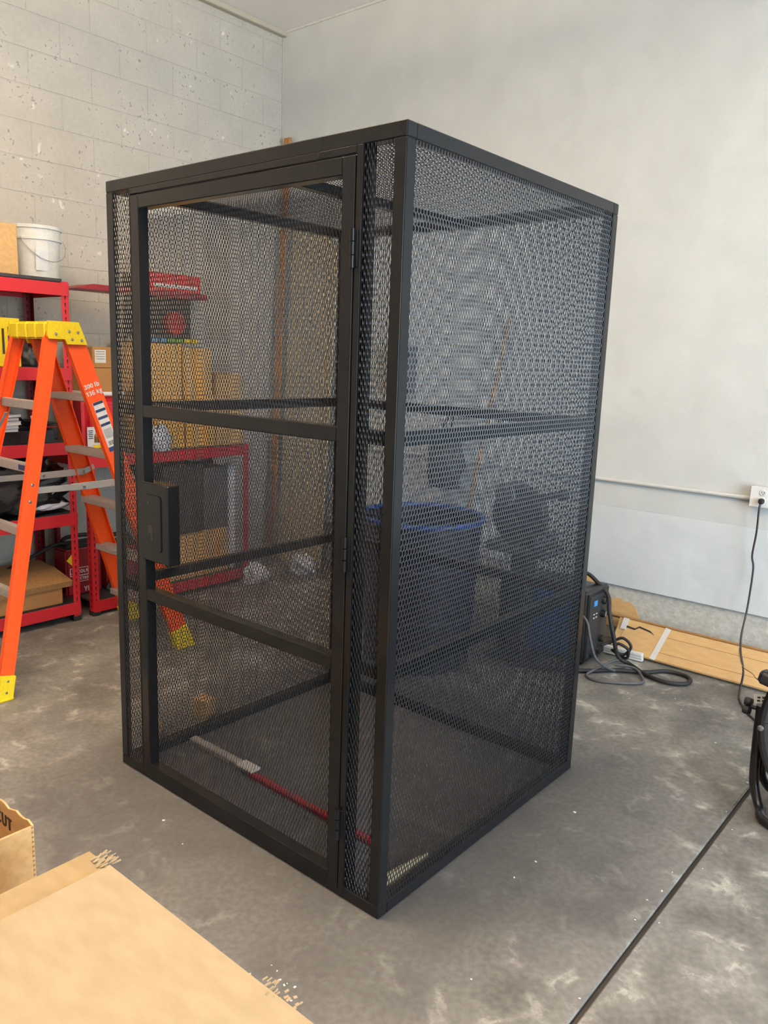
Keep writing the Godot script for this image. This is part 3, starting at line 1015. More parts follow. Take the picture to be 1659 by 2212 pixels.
func shelves() -> void:
	var xb := -3.385
	var xf := -2.95
	var t := thing("shelf_unit", "tall red slotted-angle shelving unit with a white bucket on top", "shelving")
	shelf_unit(t, xb, xf, -0.755 + 0.0, -0.755 + 1.22, 1.925, [0.112, 0.644, 1.052, 1.464, 1.918])
	# the unit runs towards the camera from z = -0.755
	var u := thing("shelf_unit", "low red slotted-angle shelving unit behind the ladder, stacked with tan cartons", "shelving")
	shelf_unit(u, xb, xf, -2.03, -0.835, 0.968, [0.092, 0.962], false)
	# ---- on the tall unit's top
	var st := S()
	cb2(st, Vector3(xb + 0.0, 1.921, -0.72), Vector3(xf + 0.0, 1.939, 0.46), 0.002)
	solo("shelf_board", st, M.dark, "dark board lying on top of the tall red shelving unit", "board")
	var bk := thing("bucket", "white plastic bucket with wire handle on top of the tall red shelves", "bucket", Vector3(-3.16, 1.939, -0.69))
	st = S()
	lathe(st, [Vector2(0, 0.0), Vector2(0.112, 0.0), Vector2(0.116, 0.006), Vector2(0.126, 0.20), Vector2(0.133, 0.202), Vector2(0.133, 0.213), Vector2(0.128, 0.216), Vector2(0.129, 0.258), Vector2(0.137, 0.26), Vector2(0.137, 0.276), Vector2(0.13, 0.278), Vector2(0.124, 0.27), Vector2(0.112, 0.02), Vector2(0, 0.015)], 40)
	part("body", st, M.offwhite, bk)
	st = S()
	var hp := PackedVector3Array()
	for k in 13:
		var a := PI * k / 12.0
		hp.append(Vector3(0.075 + 0.065 * sin(a), 0.21 - 0.12 * sin(a), -0.12 * cos(a) - 0.02 * sin(a)))
	pipe(st, hp, 0.0022, 6)
	part("wire_handle", st, M.steel, bk)
	st = S()
	cbox(st, Vector3(0.1215, 0.10, 0.03), Vector3(0.002, 0.12, 0.07), 0.0005, Basis(Vector3.BACK, -0.055))
	part("paper_label", st, M.white, bk)
	t = carton("cardboard_box", Vector3(-3.34, 1.939, -0.53), Vector3(-3.04, 2.20, -0.15), M.card, "plain brown cardboard box beside the white bucket")
	# ---- second level
	t = thing("carton", "bright yellow carton with a purple patch on the second red shelf", "box", Vector3(-3.05, 1.466, -0.335))
	st = S()
	cbox(st, Vector3(0, 0.125, 0), Vector3(0.16, 0.25, 0.30), 0.002)
	part("body", st, M.yellow, t)
	st = S()
	cbox(st, Vector3(0.081, 0.13, -0.10), Vector3(0.001, 0.15, 0.03), 0.0)
	part("printed_patch", st, M.navy, t)
	st = S()
	cbox(st, Vector3(0.081, 0.13, -0.06), Vector3(0.001, 0.13, 0.012), 0.0)
	cbox(st, Vector3(0.081, 0.13, 0.02), Vector3(0.001, 0.14, 0.006), 0.0)
	part("printed_line", st, M.ink, t)
	st = S()
	lump(st, Vector3(-3.08, 1.506, -0.565), Vector3(0.07, 0.062, 0.06), 5, 0.5)
	solo("pouch", st, M.dark, "small black crumpled pouch between the yellow carton and white bottle", "pouch")
	st = S()
	cbox(st, Vector3(-3.18, 1.545, -0.56), Vector3(0.004, 0.15, 0.06), 0.001, Basis(Vector3.RIGHT, 0.3) * Basis(Vector3.BACK, 0.3))
	solo("card", st, M.white, "white printed card standing behind the black crumpled pouch", "card")
	t = thing("bottle", "white translucent bottle standing on the second red shelf by its end post", "bottle", Vector3(-3.10, 1.466, -0.675))
	st = S()
	lathe(st, [Vector2(0, 0), Vector2(0.038, 0), Vector2(0.041, 0.005), Vector2(0.041, 0.19), Vector2(0.03, 0.215), Vector2(0.014, 0.225), Vector2(0.014, 0.25), Vector2(0, 0.25)], 20)
	part("body", st, M.offwhite, t)
	st = S()
	for k in 6:
		lathe(st, [Vector2(0.0415, 0.07 + k * 0.018), Vector2(0.0415, 0.075 + k * 0.018)], 20)
	part("printed_band", st, M.navy, t)
	# ---- third level
	t = thing("tray", "shallow black plastic tray at the front of the third red shelf", "tray", Vector3(-3.09, 1.054, -0.43))
	st = S()
	cbox(st, Vector3(0, 0.004, 0), Vector3(0.24, 0.008, 0.44), 0.002)
	for s: float in [-1.0, 1.0]:
		cbox(st, Vector3(s * 0.118, 0.035, 0), Vector3(0.006, 0.07, 0.44), 0.002)
		cbox(st, Vector3(0, 0.035, s * 0.218), Vector3(0.24, 0.07, 0.006), 0.002)
	part("body", st, M.black_plastic, t)
	var book_cols := [M.grey, M.white, M.offwhite, M.dark, M.grey]
	var words := ["bottom", "second", "middle", "fourth", "topmost"]
	var tones := ["grey", "white", "off-white", "dark", "grey"]
	for k in 5:
		var b := thing("manual", "%s %s manual of the pile lying on the black shelf tray" % [words[k], tones[k]], "book", Vector3(-3.04 + 0.008 * (k % 3), 1.125 + k * 0.019, -0.36 + 0.006 * (k % 2)), "manuals piled on the black tray")
		var cv := S()
		cbox(cv, Vector3(0, 0.001, 0), Vector3(0.21, 0.002, 0.15), 0.0, Basis(Vector3.UP, 0.08 * k))
		cbox(cv, Vector3(0, 0.0175, 0), Vector3(0.21, 0.002, 0.15), 0.0, Basis(Vector3.UP, 0.08 * k))
		part("cover", cv, book_cols[k], b)
		cv = S()
		cbox(cv, Vector3(0, 0.00925, 0), Vector3(0.204, 0.0145, 0.146), 0.0, Basis(Vector3.UP, 0.08 * k))
		part("pages", cv, M.white, b)
	st = S()
	lump(st, Vector3(-3.29, 1.105, -0.53), Vector3(0.06, 0.09, 0.10), 8, 0.4)
	solo("tool_roll", st, M.rubber, "lumpy black tool roll behind the black tray on the third shelf", "tool roll")
	t = thing("tool_case", "flat black tool case with red edge beside the black tray", "case", Vector3(-3.23, 1.054, -0.70))
	st = S()
	cbox(st, Vector3(0, 0.05, 0), Vector3(0.28, 0.10, 0.075), 0.008)
	part("body", st, M.black_plastic, t)
	st = S()
	cbox(st, Vector3(0.141, 0.075, 0), Vector3(0.003, 0.01, 0.07), 0.001)
	part("edge_strip", st, M.dark_red, t)
	# ---- fourth level
	st = S()
	lump(st, Vector3(-3.12, 0.785, -0.36), Vector3(0.16, 0.22, 0.40), 14, 0.55, 22, 36, 2.1)
	solo("rubbish_bag", st, M.bag, "big crumpled black plastic bag lying on the fourth red shelf", "bag")
	for k in 2:
		st = S()
		lump(st, Vector3(-3.02 - 0.05 * k, 0.69 + 0.055 * k, -0.60 + 0.045 * k), Vector3(0.05, 0.03 if k == 0 else 0.024, 0.13), 17 + k, 0.35)
		solo("rag", st, M.wrap, ["lower crumpled white rag poking out under the black bag", "upper folded white rag poking out under the black bag"][k], "rag")
	# ---- bottom level
	t = thing("flattened_carton", "flattened brown carton sagging on the lowest shelf of the tall unit", "cardboard", Vector3(-3.15, 0.114, -0.25))
	st = S()
	var rows := [Vector2(0.19, 0.10), Vector2(0.20, 0.135), Vector2(0.0, 0.175), Vector2(-0.19, 0.185), Vector2(-0.19, 0.17), Vector2(0.0, 0.155), Vector2(0.185, 0.12)]
	prism(st, rows, 0.9, Transform3D(Basis(), Vector3(0, 0, -0.46)))
	part("sheet", st, M.kraft, t)
	st = S()
	cbox(st, Vector3(0, 0.055, 0), Vector3(0.36, 0.105, 0.82), 0.006)
	part("box", st, M.card_dark, t)
	# ---- low unit, things on its top deck
	t = thing("jerry_can", "red plastic fuel can with a white card, under two cartons by the ladder", "fuel can", Vector3(-3.12, 0.964, -0.985))
	st = S()
	cbox(st, Vector3(0, 0.17, 0), Vector3(0.22, 0.34, 0.26), 0.035)
	cbox(st, Vector3(0.105, 0.17, 0), Vector3(0.02, 0.25, 0.19), 0.009)
	part("body", st, M.red, t)
	st = S()
	cbox(st, Vector3(-0.02, 0.352, 0), Vector3(0.26, 0.024, 0.28), 0.006)
	part("lid", st, M.white, t)
	st = S()
	cbox(st, Vector3(0.1165, 0.10, 0.075), Vector3(0.002, 0.125, 0.088), 0.001)
	var cd := part("card", st, M.white, t)
	cd.set_meta("label", "white card with a small printed figure")
	st = S()
	cbox(st, Vector3(0.1178, 0.10, 0.034), Vector3(0.001, 0.125, 0.006), 0.0)
	cbox(st, Vector3(0.1178, 0.048, 0.06), Vector3(0.001, 0.02, 0.05), 0.0)
	part("printed_edge", st, M.yellow, cd)
	st = S()
	lathe(st, [Vector2(0, 0.018), Vector2(0.012, 0.017), Vector2(0.018, 0.0), Vector2(0.017, -0.035), Vector2(0.0, -0.035)], 10, Transform3D(Basis().scaled(Vector3(0.06, 1, 1)), Vector3(0.118, 0.105, 0.06)))
	lathe(st, [Vector2(0, 0.012), Vector2(0.009, 0.004), Vector2(0.008, -0.008), Vector2(0, -0.01)], 10, Transform3D(Basis().scaled(Vector3(0.06, 1, 1)), Vector3(0.118, 0.134, 0.06)))
	part("printed_figure", st, M.card_dark, cd)
	st = S()
	for k in 5:
		cbox(st, Vector3(0.1178, 0.14 - k * 0.011, 0.098), Vector3(0.001, 0.005, 0.03 - 0.004 * (k % 2)), 0.0)
	part("printed_text", st, M.navy, cd)
	t = carton("carton", Vector3(-3.30, 1.328, -1.235), Vector3(-3.02, 1.465, -0.915), M.card_dark, "lower brown carton sitting on the red fuel can", "cartons on the fuel can")
	t = carton("carton", Vector3(-3.30, 1.4665, -1.225), Vector3(-3.02, 1.585, -0.925), M.card_dark, "upper brown carton with white label above the red fuel can", "cartons on the fuel can")
	st = S()
	cbox(st, Vector3(0.1405, 0.065, 0.10), Vector3(0.001, 0.075, 0.07), 0.0)
	var sl := part("label_sheet", st, M.offwhite, t)
	st = S()
	for k in 4:
		cbox(st, Vector3(0.1412, 0.092 - 0.014 * k, 0.10), Vector3(0.0006, 0.003, 0.055), 0.0)
	part("printed_text", st, M.grey, sl)
	var L := [
		[Vector3(-3.36, 0.9645, -1.54), Vector3(-3.0, 1.27, -1.25), M.card_tan, "lower tan carton of the pile under the red merchandise rack"],
		[Vector3(-3.36, 1.2725, -1.54), Vector3(-3.02, 1.62, -1.25), M.card_tan, "upper tan carton of the pile under the red merchandise rack"],
		[Vector3(-3.36, 0.9645, -1.79), Vector3(-3.0, 1.30, -1.55), M.card_tan, "lower tan carton in the middle of the low shelf's top deck"],
		[Vector3(-3.36, 1.3025, -1.78), Vector3(-3.02, 1.60, -1.55), M.card_tan, "upper tan carton in the middle of the low shelf's top deck"],
		[Vector3(-3.36, 0.9645, -2.03), Vector3(-3.0, 1.19, -1.80), M.card_tan, "lower tan carton at the end of the low shelf nearest the corner"],
		[Vector3(-3.36, 1.1925, -2.02), Vector3(-3.0, 1.44, -1.80), M.card, "upper tan carton at the end of the low shelf nearest the corner"]]
	for r in L:
		carton("carton", r[0], r[1], r[2], r[3], "tan cartons on the low red shelf")
	st = S()
	lump(st, Vector3(-2.955, 1.02, -1.33), Vector3(0.035, 0.1, 0.07), 31, 0.5)
	solo("plastic_wrap", st, M.wrap, "crumpled clear wrap in front of the lower tan carton behind the cage door", "wrap")
	# merchandise rack above the cartons
	t = thing("merchandise_rack", "black merchandise rack with red header hanging on the block wall", "display rack", Vector3(-3.40, 1.64, -1.62))
	st = S()
	cbox(st, Vector3(0.02, 0.20, 0), Vector3(0.03, 0.42, 0.50), 0.004)
	part("back_panel", st, M.dark, t)
	st = S()
	cbox(st, Vector3(0.14, 0.355, 0), Vector3(0.012, 0.15, 0.50), 0.003)
	var hd := part("header", st, M.red, t)
	st = S()
	for k in 2:
		cbox(st, Vector3(0.148, 0.35 - 0.045 * k, -0.05 + 0.03 * k), Vector3(0.003, 0.022, 0.34 - 0.06 * k), 0.0)
	part("printed_band", st, M.white, hd)
	st = S()
	prism(st, [Vector2(-0.12, 0.0), Vector2(0.0, 0.032), Vector2(0.80, 0.034), Vector2(0.80, 0.0)], 0.20, Transform3D(Basis(Vector3(0, 0, -1), Vector3.UP, Vector3(1, 0, 0)), Vector3(0.16, 0.265, 0.66)))
	part("canopy", st, M.dark_red, t)
	st = S()
	lathe(st, [Vector2(0, 0.05), Vector2(0.04, 0.05), Vector2(0.075, 0.045), Vector2(0.08, 0.0), Vector2(0, 0)], 24, Transform3D(Basis(Vector3.UP, Vector3.RIGHT, Vector3.BACK), Vector3(0.036, 0.12, -0.10)))
	part("red_spool", st, M.red, t)
	var tags := [M.white, M.white, M.sky_blue, M.sky_blue, M.green, M.green, M.yellow, M.yellow]
	for k in 8:
		st = S()
		cbox(st, Vector3(0.07, 0.005, 0.225 - k * 0.064), Vector3(0.10, 0.03, 0.05), 0.002)
		part("hang_tag", st, tags[k], t)
	# ---- low unit, lower decks
	carton("carton", Vector3(-3.32, 0.0945, -1.88), Vector3(-2.99, 0.40, -1.40), M.card, "brown carton on the lowest deck under the dark storage bins", "")
	carton("plastic_bin", Vector3(-3.32, 0.4015, -1.66), Vector3(-2.975, 0.86, -1.36), M.dark, "dark grey storage bin stacked on the brown carton behind the ladder", "", "bin")
	carton("plastic_bin", Vector3(-3.32, 0.4015, -1.88), Vector3(-2.99, 0.82, -1.68), M.grey, "mid grey storage bin stacked on the brown carton beside the white plastic roll", "", "bin")
	st = S()
	lathe(st, [Vector2(0, 0), Vector2(0.055, 0), Vector2(0.06, 0.03), Vector2(0.054, 0.25), Vector2(0.06, 0.44), Vector2(0.04, 0.46), Vector2(0, 0.46)], 16, Transform3D(Basis().scaled(Vector3(0.8, 1.6, 0.8)), Vector3(-3.05, 0.095, -1.942)))
	solo("plastic_roll", st, M.wrap, "white plastic roll standing at the far end of the low red shelf", "roll")
	# red welders on the bottom deck of the low unit
	t = welder_red(Vector3(-3.26, 0.094, -0.882), 0.29, "red welding machine with yellow diamond sticker behind the shelf post", true)
	t = welder_red(Vector3(-3.26, 0.094, -1.15), 0.26, "second red welding machine between shelf post and cage, half hidden by ladder", false)

func welder_red(at: Vector3, h: float, label: String, first: bool) -> Node3D:
	var t := thing("welding_machine", label, "welder", at)
	var st := S()
	cbox(st, Vector3(0.065, h * 0.5, 0), Vector3(0.15, h, 0.232), 0.012)
	part("body", st, M.dark_red, t)
	st = S()
	cbox(st, Vector3(0.065, h + 0.012, 0), Vector3(0.14, 0.026, 0.22), 0.01)
	pipe(st, smooth_path([Vector3(0.06, h + 0.02, -0.1), Vector3(0.06, h + 0.06, -0.07), Vector3(0.06, h + 0.06, 0.07), Vector3(0.06, h + 0.02, 0.1)], 5), 0.013, 8)
	part("handle", st, M.rubber, t)
	var F := Basis(Vector3.UP, PI * 0.5)
	if first:
		st = S()
		cbox(st, Vector3(0.1412, 0.228, 0.075), Vector3(0.001, 0.055, 0.055), 0.0, Basis(Vector3.RIGHT, PI * 0.25))
		part("warning_sticker", st, M.yellow, t)
		st = S()
		cbox(st, Vector3(0.1412, 0.15, 0.035), Vector3(0.001, 0.05, 0.118), 0.0)
		cbox(st, Vector3(0.1412, 0.106, 0.018), Vector3(0.001, 0.04, 0.10), 0.0)
		part("logo_frame", st, M.white, t)
		st = S()
		cbox(st, Vector3(0.1418, 0.15, 0.035), Vector3(0.001, 0.043, 0.111), 0.0)
		cbox(st, Vector3(0.1418, 0.106, 0.018), Vector3(0.001, 0.033, 0.093), 0.0)
		part("logo_plate", st, M.dark_red, t)
		lettering("LINCOLN", 0.021, Transform3D(F, Vector3(0.1428, 0.15, 0.035)), M.white, t)
		lettering("ELECTRIC", 0.017, Transform3D(F, Vector3(0.1428, 0.106, 0.018)), M.white, t)
		lettering("YETI", 0.03, Transform3D(F, Vector3(0.1418, 0.035, -0.035)), M.white, t)
		st = S()
		cbox(st, Vector3(0.1416, 0.215, -0.06), Vector3(0.001, 0.05, 0.05), 0.0)
		part("white_tag", st, M.white, t)
		st = S()
		pipe(st, smooth_path([Vector3(0.08, h + 0.03, 0.08), Vector3(0.08, h + 0.03, 0.16), Vector3(0.04, h - 0.03, 0.28), Vector3(-0.02, h - 0.10, 0.40)], 6), 0.012, 8)
		part("lead", st, M.rubber, t)
	else:
		lettering("LE", 0.03, Transform3D(F, Vector3(0.1418, 0.18, 0.085)), M.white, t)
		st = S()
		for k in 4:
			cbox(st, Vector3(0.1412, 0.145, 0.10 - k * 0.02), Vector3(0.001, 0.009, 0.009), 0.0)
		part("printed_text", st, M.white, t)
		st = S()
		pipe(st, smooth_path([Vector3(0.15, 0.1, 0.0), Vector3(0.17, 0.03, 0.08), Vector3(0.16, 0.01, 0.13), Vector3(0.15, 0.06, 0.09), Vector3(0.16, 0.09, 0.02)], 6), 0.012, 8)
		part("lead", st, M.rubber, t)
	return t

# ---------------------------------------------------------------- along the back wall
func back_wall_things() -> void:
	# conduit with straps and outlet box
	var t := thing("conduit", "thin painted conduit running along the back wall to the outlet box", "conduit", Vector3(-3.4, 0.942, WZ + 0.014))
	var st := S()
	pipe(st, PackedVector3Array([Vector3(0.02, 0, 0), Vector3(3.548, -0.004, 0)]), 0.0115, 12)
	part("pipe", st, M.conduit, t)
	for x: float in [0.6, 1.7, 2.35]:
		st = S()
		cbox(st, Vector3(x, 0, 0.002), Vector3(0.018, 0.034, 0.026), 0.003)
		part("strap", st, M.conduit, t)
	t = thing("outlet_box", "surface-mounted white metal outlet box with a black plug in it", "outlet", Vector3(0.197, 0.905, WZ))
	st = S()
	cbox(st, Vector3(0, 0.05, 0.024), Vector3(0.1, 0.1, 0.047), 0.004)
	part("box", st, M.conduit, t)
	st = S()
	cbox(st, Vector3(0, 0.05, 0.049), Vector3(0.105, 0.105, 0.004), 0.0015)
	var pl := part("cover_plate", st, M.white, t)
	for y: float in [0.072, 0.032]:
		st = S()
		lathe(st, [Vector2(0, 0.004), Vector2(0.015, 0.004), Vector2(0.017, 0.0)], 16, Transform3D(Basis(Vector3.RIGHT, Vector3.BACK, Vector3.UP), Vector3(0.008, y, 0.051)))
		part("socket", st, M.offwhite, pl)
	st = S()
	for s: float in [-1.0, 1.0]:
		cbox(st, Vector3(0.008 + s * 0.006, 0.075, 0.0555), Vector3(0.002, 0.009, 0.001), 0.0)
	cbox(st, Vector3(0.008, 0.065, 0.0555), Vector3(0.004, 0.004, 0.001), 0.0)
	part("socket_slot", st, M.ink, pl)
	# cord from the plug down to the fan
	t = thing("power_cord", "dark power cord hanging from the outlet and trailing to the fan", "cord")
	st = S()
	pipe(st, smooth_path([Vector3(0.203, 0.934, -2.690), Vector3(0.201, 0.896, -2.675), Vector3(0.199, 0.775, -2.690), Vector3(0.190, 0.651, -2.700), Vector3(0.203, 0.580, -2.700), Vector3(0.204, 0.386, -2.680), Vector3(0.209, 0.252, -2.610), Vector3(0.229, 0.174, -2.560), Vector3(0.266, 0.10, -2.505), Vector3(0.263, 0.012, -2.50), Vector3(0.276, 0.006, -2.443), Vector3(0.297, 0.006, -2.368), Vector3(0.365, 0.006, -2.240), Vector3(0.435, 0.006, -2.153), Vector3(0.56, 0.006, -1.95), Vector3(0.7, 0.006, -1.7)], 6), 0.0052, 8)
	part("cable", st, M.cord, t)
	st = S()
	cbox(st, Vector3(0.204, 0.936, -2.686), Vector3(0.026, 0.026, 0.03), 0.006)
	part("plug", st, M.rubber, t)
	st = S()
	pipe(st, smooth_path([Vector3(0.215, 0.19, -2.575), Vector3(0.235, 0.155, -2.53), Vector3(0.276, 0.142, -2.45), Vector3(0.380, 0.211, -2.2), Vector3(0.50, 0.36, -1.75), Vector3(0.60, 0.47, -1.42)], 6), 0.002, 6)
	solo("wire", st, M.card_dark, "thin tan wire from the leaning cardboard up to the fan", "wire")
	# long taped carton leaning on the footing
	t = thing("long_carton", "long flattened carton with tape leaning against the wall footing", "cardboard", Vector3(-0.44, 0.0, -2.535))
	st = S()
	var tilt := Basis(Vector3.RIGHT, -0.72)
	cbox(st, tilt * Vector3(0, 0.1, -0.011) + Vector3(0.62, 0.022, 0), Vector3(1.20, 0.2, 0.02), 0.004, tilt)
	cbox(st, tilt * Vector3(0, 0.118, -0.011) + Vector3(0.06, 0.022, 0.0), Vector3(0.16, 0.19, 0.016), 0.004, tilt * Basis(Vector3.BACK, 0.05))
	part("panel", st, M.card, t)
	st = S()
	cbox(st, tilt * Vector3(0, 0.205, -0.012) + Vector3(0.5, 0.024, 0), Vector3(1.42, 0.012, 0.028), 0.003, tilt)
	part("fold", st, M.card_dark, t)
	st = S()
	cbox(st, tilt * Vector3(0, 0.10, 0.0) + Vector3(0.245, 0.022, 0), Vector3(0.03, 0.20, 0.002), 0.0, tilt * Basis(Vector3.BACK, -0.14))
	part("tape", st, M.tape, t)
	st = S()
	cbox(st, tilt * Vector3(0, 0.165, 0.0) + Vector3(0.02, 0.022, 0), Vector3(0.03, 0.07, 0.014), 0.0, tilt)
	part("tape", st, M.tape, t)
	st = S()
	prism(st, [Vector2(0.03, 0.16), Vector2(0.085, 0.153), Vector2(0.105, 0.172), Vector2(0.17, 0.16), Vector2(0.2, 0.14), Vector2(0.17, 0.151), Vector2(0.105, 0.162), Vector2(0.085, 0.143), Vector2(0.03, 0.148)], 0.0015, Transform3D(tilt, Vector3(0.0, 0.022, 0.0005)))
	part("tear", st, M.ink, t)
	st = S()
	for y in [0.05, 0.145]:
		cbox(st, tilt * Vector3(0, y, 0.0) + Vector3(0.72, 0.022, 0), Vector3(0.95, 0.0015, 0.001), 0.0, tilt)
	part("crease", st, M.card_dark, t)
	st = S()
	prism(st, [Vector2(0, 0.0), Vector2(0.24, 0.0), Vector2(0.17, 0.135), Vector2(0.13, 0.165), Vector2(0.1, 0.155), Vector2(0.07, 0.172), Vector2(0.03, 0.16), Vector2(0.012, 0.17)], 0.005, Transform3D(Basis(Vector3.RIGHT, -0.1), Vector3(-0.575, 0.085, -2.735)))
	solo("torn_cardboard", st, M.card, "torn piece of cardboard propped behind the blue welder", "cardboard")
	st = S()
	prism(st, [Vector2(0, 0.0), Vector2(0.2, 0.0), Vector2(0.185, 0.31), Vector2(0.06, 0.38), Vector2(0.0, 0.36)], 0.006, Transform3D(Basis(Vector3.RIGHT, -0.06), Vector3(-0.80, 0.0, -2.735)))
	solo("torn_cardboard", st, M.card, "upright scrap of cardboard peeking over the blue welder", "cardboard")
	for k in 3:
		st = S()
		cbox(st, Vector3(-0.36, 0.012 + 0.016 * k, -2.51 + 0.004 * k), Vector3(0.22, 0.014, 0.03), 0.002, Basis(Vector3.UP, 0.05))
		solo("trim_strip", st, M.white if k != 1 else M.offwhite, ["lowest white wooden strip under the leaning carton's end", "middle white wooden strip under the leaning carton's end", "top white wooden strip under the leaning carton's end"][k], "strip", "white strips under the carton")
	# blue welder
	t = thing("welding_machine", "blue welding machine with black front panel beside coiled cables", "welder", Vector3(-0.70, 0.0, -2.34))
	st = S()
	cbox(st, Vector3(-0.03, 0.205, 0), Vector3(0.44, 0.37, 0.25), 0.01)
	part("body", st, M.blue, t)
	st = S()
	cbox(st, Vector3(0.215, 0.21, 0), Vector3(0.06, 0.40, 0.27), 0.014)
	cbox(st, Vector3(-0.27, 0.21, 0), Vector3(0.05, 0.40, 0.27), 0.014)
	cbox(st, Vector3(0, 0.398, 0), Vector3(0.46, 0.022, 0.2), 0.008)
	part("bezel", st, M.black_plastic, t)
	st = S()
	cbox(st, Vector3(0.2465, 0.21, 0), Vector3(0.004, 0.34, 0.21), 0.002)
	var fp := part("front_panel", st, M.dark, t)
	st = S()
	cbox(st, Vector3(0.2495, 0.335, 0.04), Vector3(0.003, 0.03, 0.04), 0.001)
	part("display", st, M.sky_blue, fp)
	for p in [[0.335, -0.05, 0.02], [0.26, -0.05, 0.02], [0.12, -0.05, 0.018]]:
		st = S()
		lathe(st, [Vector2(0, 0.022), Vector2(p[2] * 0.8, 0.022), Vector2(p[2], 0.018), Vector2(p[2] * 1.1, 0.0)], 14, Transform3D(Basis(Vector3.UP, Vector3.RIGHT, Vector3.BACK), Vector3(0.248, p[0], p[1])))
		part("knob", st, M.rubber, fp)
	st = S()
	for p in [[0.335, -0.05], [0.26, -0.05]]:
		cbox(st, Vector3(0.271, p[0], p[1]), Vector3(0.002, 0.026, 0.004), 0.0)
	for k in 4:
		cbox(st, Vector3(0.2492, 0.275 - 0.02 * (k / 2), 0.05 - 0.03 * (k % 2)), Vector3(0.001, 0.006, 0.016), 0.0)
	part("printed_mark", st, M.offwhite, fp)
	for p in [[0.06, 0.05], [0.06, -0.03]]:
		st = S()
		lathe(st, [Vector2(0, 0.02), Vector2(0.02, 0.02), Vector2(0.024, 0.0)], 14, Transform3D(Basis(Vector3.UP, Vector3.RIGHT, Vector3.BACK), Vector3(0.248, p[0], p[1])))
		part("terminal", st, M.rubber, fp)
	# leads and cables
	st = S()
	pipe(st, smooth_path([Vector3(-0.64, 0.425, -2.43), Vector3(-0.578, 0.452, -2.43), Vector3(-0.51, 0.42, -2.42), Vector3(-0.43, 0.363, -2.40), Vector3(-0.396, 0.280, -2.36), Vector3(-0.352, 0.16, -2.34), Vector3(-0.330, 0.050, -2.37), Vector3(-0.277, 0.014, -2.404), Vector3(-0.154, 0.014, -2.321), Vector3(-0.035, 0.014, -2.296), Vector3(0.041, 0.014, -2.347), Vector3(0.041, 0.014, -2.42), Vector3(-0.014, 0.014, -2.46), Vector3(-0.101, 0.014, -2.44), Vector3(-0.168, 0.014, -2.351), Vector3(-0.300, 0.014, -2.261), Vector3(-0.40, 0.014, -2.148), Vector3(-0.55, 0.014, -2.04), Vector3(-0.75, 0.014, -1.95)], 7), 0.011, 8)
	solo("gun_cable", st, M.rubber, "thick black welding cable looping over the floor in front of the cardboard", "cable")
	st = S()
	pipe(st, smooth_path([Vector3(-0.49, 0.30, -2.195), Vector3(-0.44, 0.258, -2.190), Vector3(-0.398, 0.189, -2.150), Vector3(-0.341, 0.10, -2.120), Vector3(-0.30, 0.020, -2.24), Vector3(-0.29, 0.008, -2.324), Vector3(-0.293, 0.008, -2.42), Vector3(-0.33, 0.032, -2.364), Vector3(-0.354, 0.03, -2.230), Vector3(-0.385, 0.008, -2.114), Vector3(-0.317, 0.008, -2.075), Vector3(-0.227, 0.008, -2.118), Vector3(-0.139, 0.008, -2.197), Vector3(-0.145, 0.008, -2.262), Vector3(-0.216, 0.030, -2.323), Vector3(-0.313, 0.032, -2.293)], 7), 0.007, 8)
	solo("ground_lead", st, M.grey, "thin grey lead hanging from the blue welder and looped beneath it", "cable")
	st = S()
	pipe(st, smooth_path([Vector3(-0.44, 0.08, -2.39), Vector3(-0.40, 0.10, -2.43), Vector3(-0.345, 0.13, -2.45), Vector3(-0.3, 0.09, -2.46), Vector3(-0.33, 0.04, -2.45), Vector3(-0.37, 0.06, -2.42), Vector3(-0.35, 0.11, -2.40), Vector3(-0.30, 0.085, -2.42), Vector3(-0.31, 0.028, -2.44), Vector3(-0.36, 0.03, -2.45), Vector3(-0.39, 0.06, -2.42)], 7), 0.008, 8)
	solo("coiled_lead", st, M.rubber, "small black lead coiled up against the blue welder's front", "cable")
	# barrel
	t = thing("trash_barrel", "open dark blue plastic barrel standing behind the cage", "barrel", Vector3(-1.185, 0, -1.70))
	st = S()
	lathe(st, [Vector2(0, 0.0), Vector2(0.24, 0.0), Vector2(0.25, 0.01), Vector2(0.262, 0.25), Vector2(0.27, 0.26), Vector2(0.27, 0.275), Vector2(0.264, 0.285), Vector2(0.274, 0.52), Vector2(0.282, 0.53), Vector2(0.282, 0.545), Vector2(0.276, 0.555), Vector2(0.284, 0.772), Vector2(0.272, 0.772), Vector2(0.262, 0.5), Vector2(0.24, 0.02), Vector2(0, 0.02)], 48, Transform3D(Basis().scaled(Vector3(1.12, 1, 1.12)), Vector3.ZERO))
	part("body", st, M.barrel, t)
	st = S()
	var ring := []
	for k in 48:
		ring.append(Vector3(0.321 * cos(TAU * k / 48), 0.778, 0.321 * sin(TAU * k / 48)))
	pipe(st, PackedVector3Array(ring), 0.014, 8, true)
	part("rim", st, M.barrel_rim, t)
	# pedestal grinder
	t = thing("chop_saw", "dark grey chop saw on a steel pedestal behind the barrel", "saw", Vector3(-0.79, 0, -2.10))
	st = S()
	cbox(st, Vector3(0, 0.015, 0), Vector3(0.26, 0.03, 0.24), 0.006)
	cbox(st, Vector3(0, 0.31, 0), Vector3(0.1, 0.56, 0.1), 0.006)
	part("pedestal", st, M.dark, t)
	st = S()
	cbox(st, Vector3(0, 0.615, 0), Vector3(0.36, 0.05, 0.22), 0.01)
	cbox(st, Vector3(0.1, 0.67, -0.02), Vector3(0.05, 0.07, 0.2), 0.01)
	part("base_plate", st, M.grey, t)
	st = S()
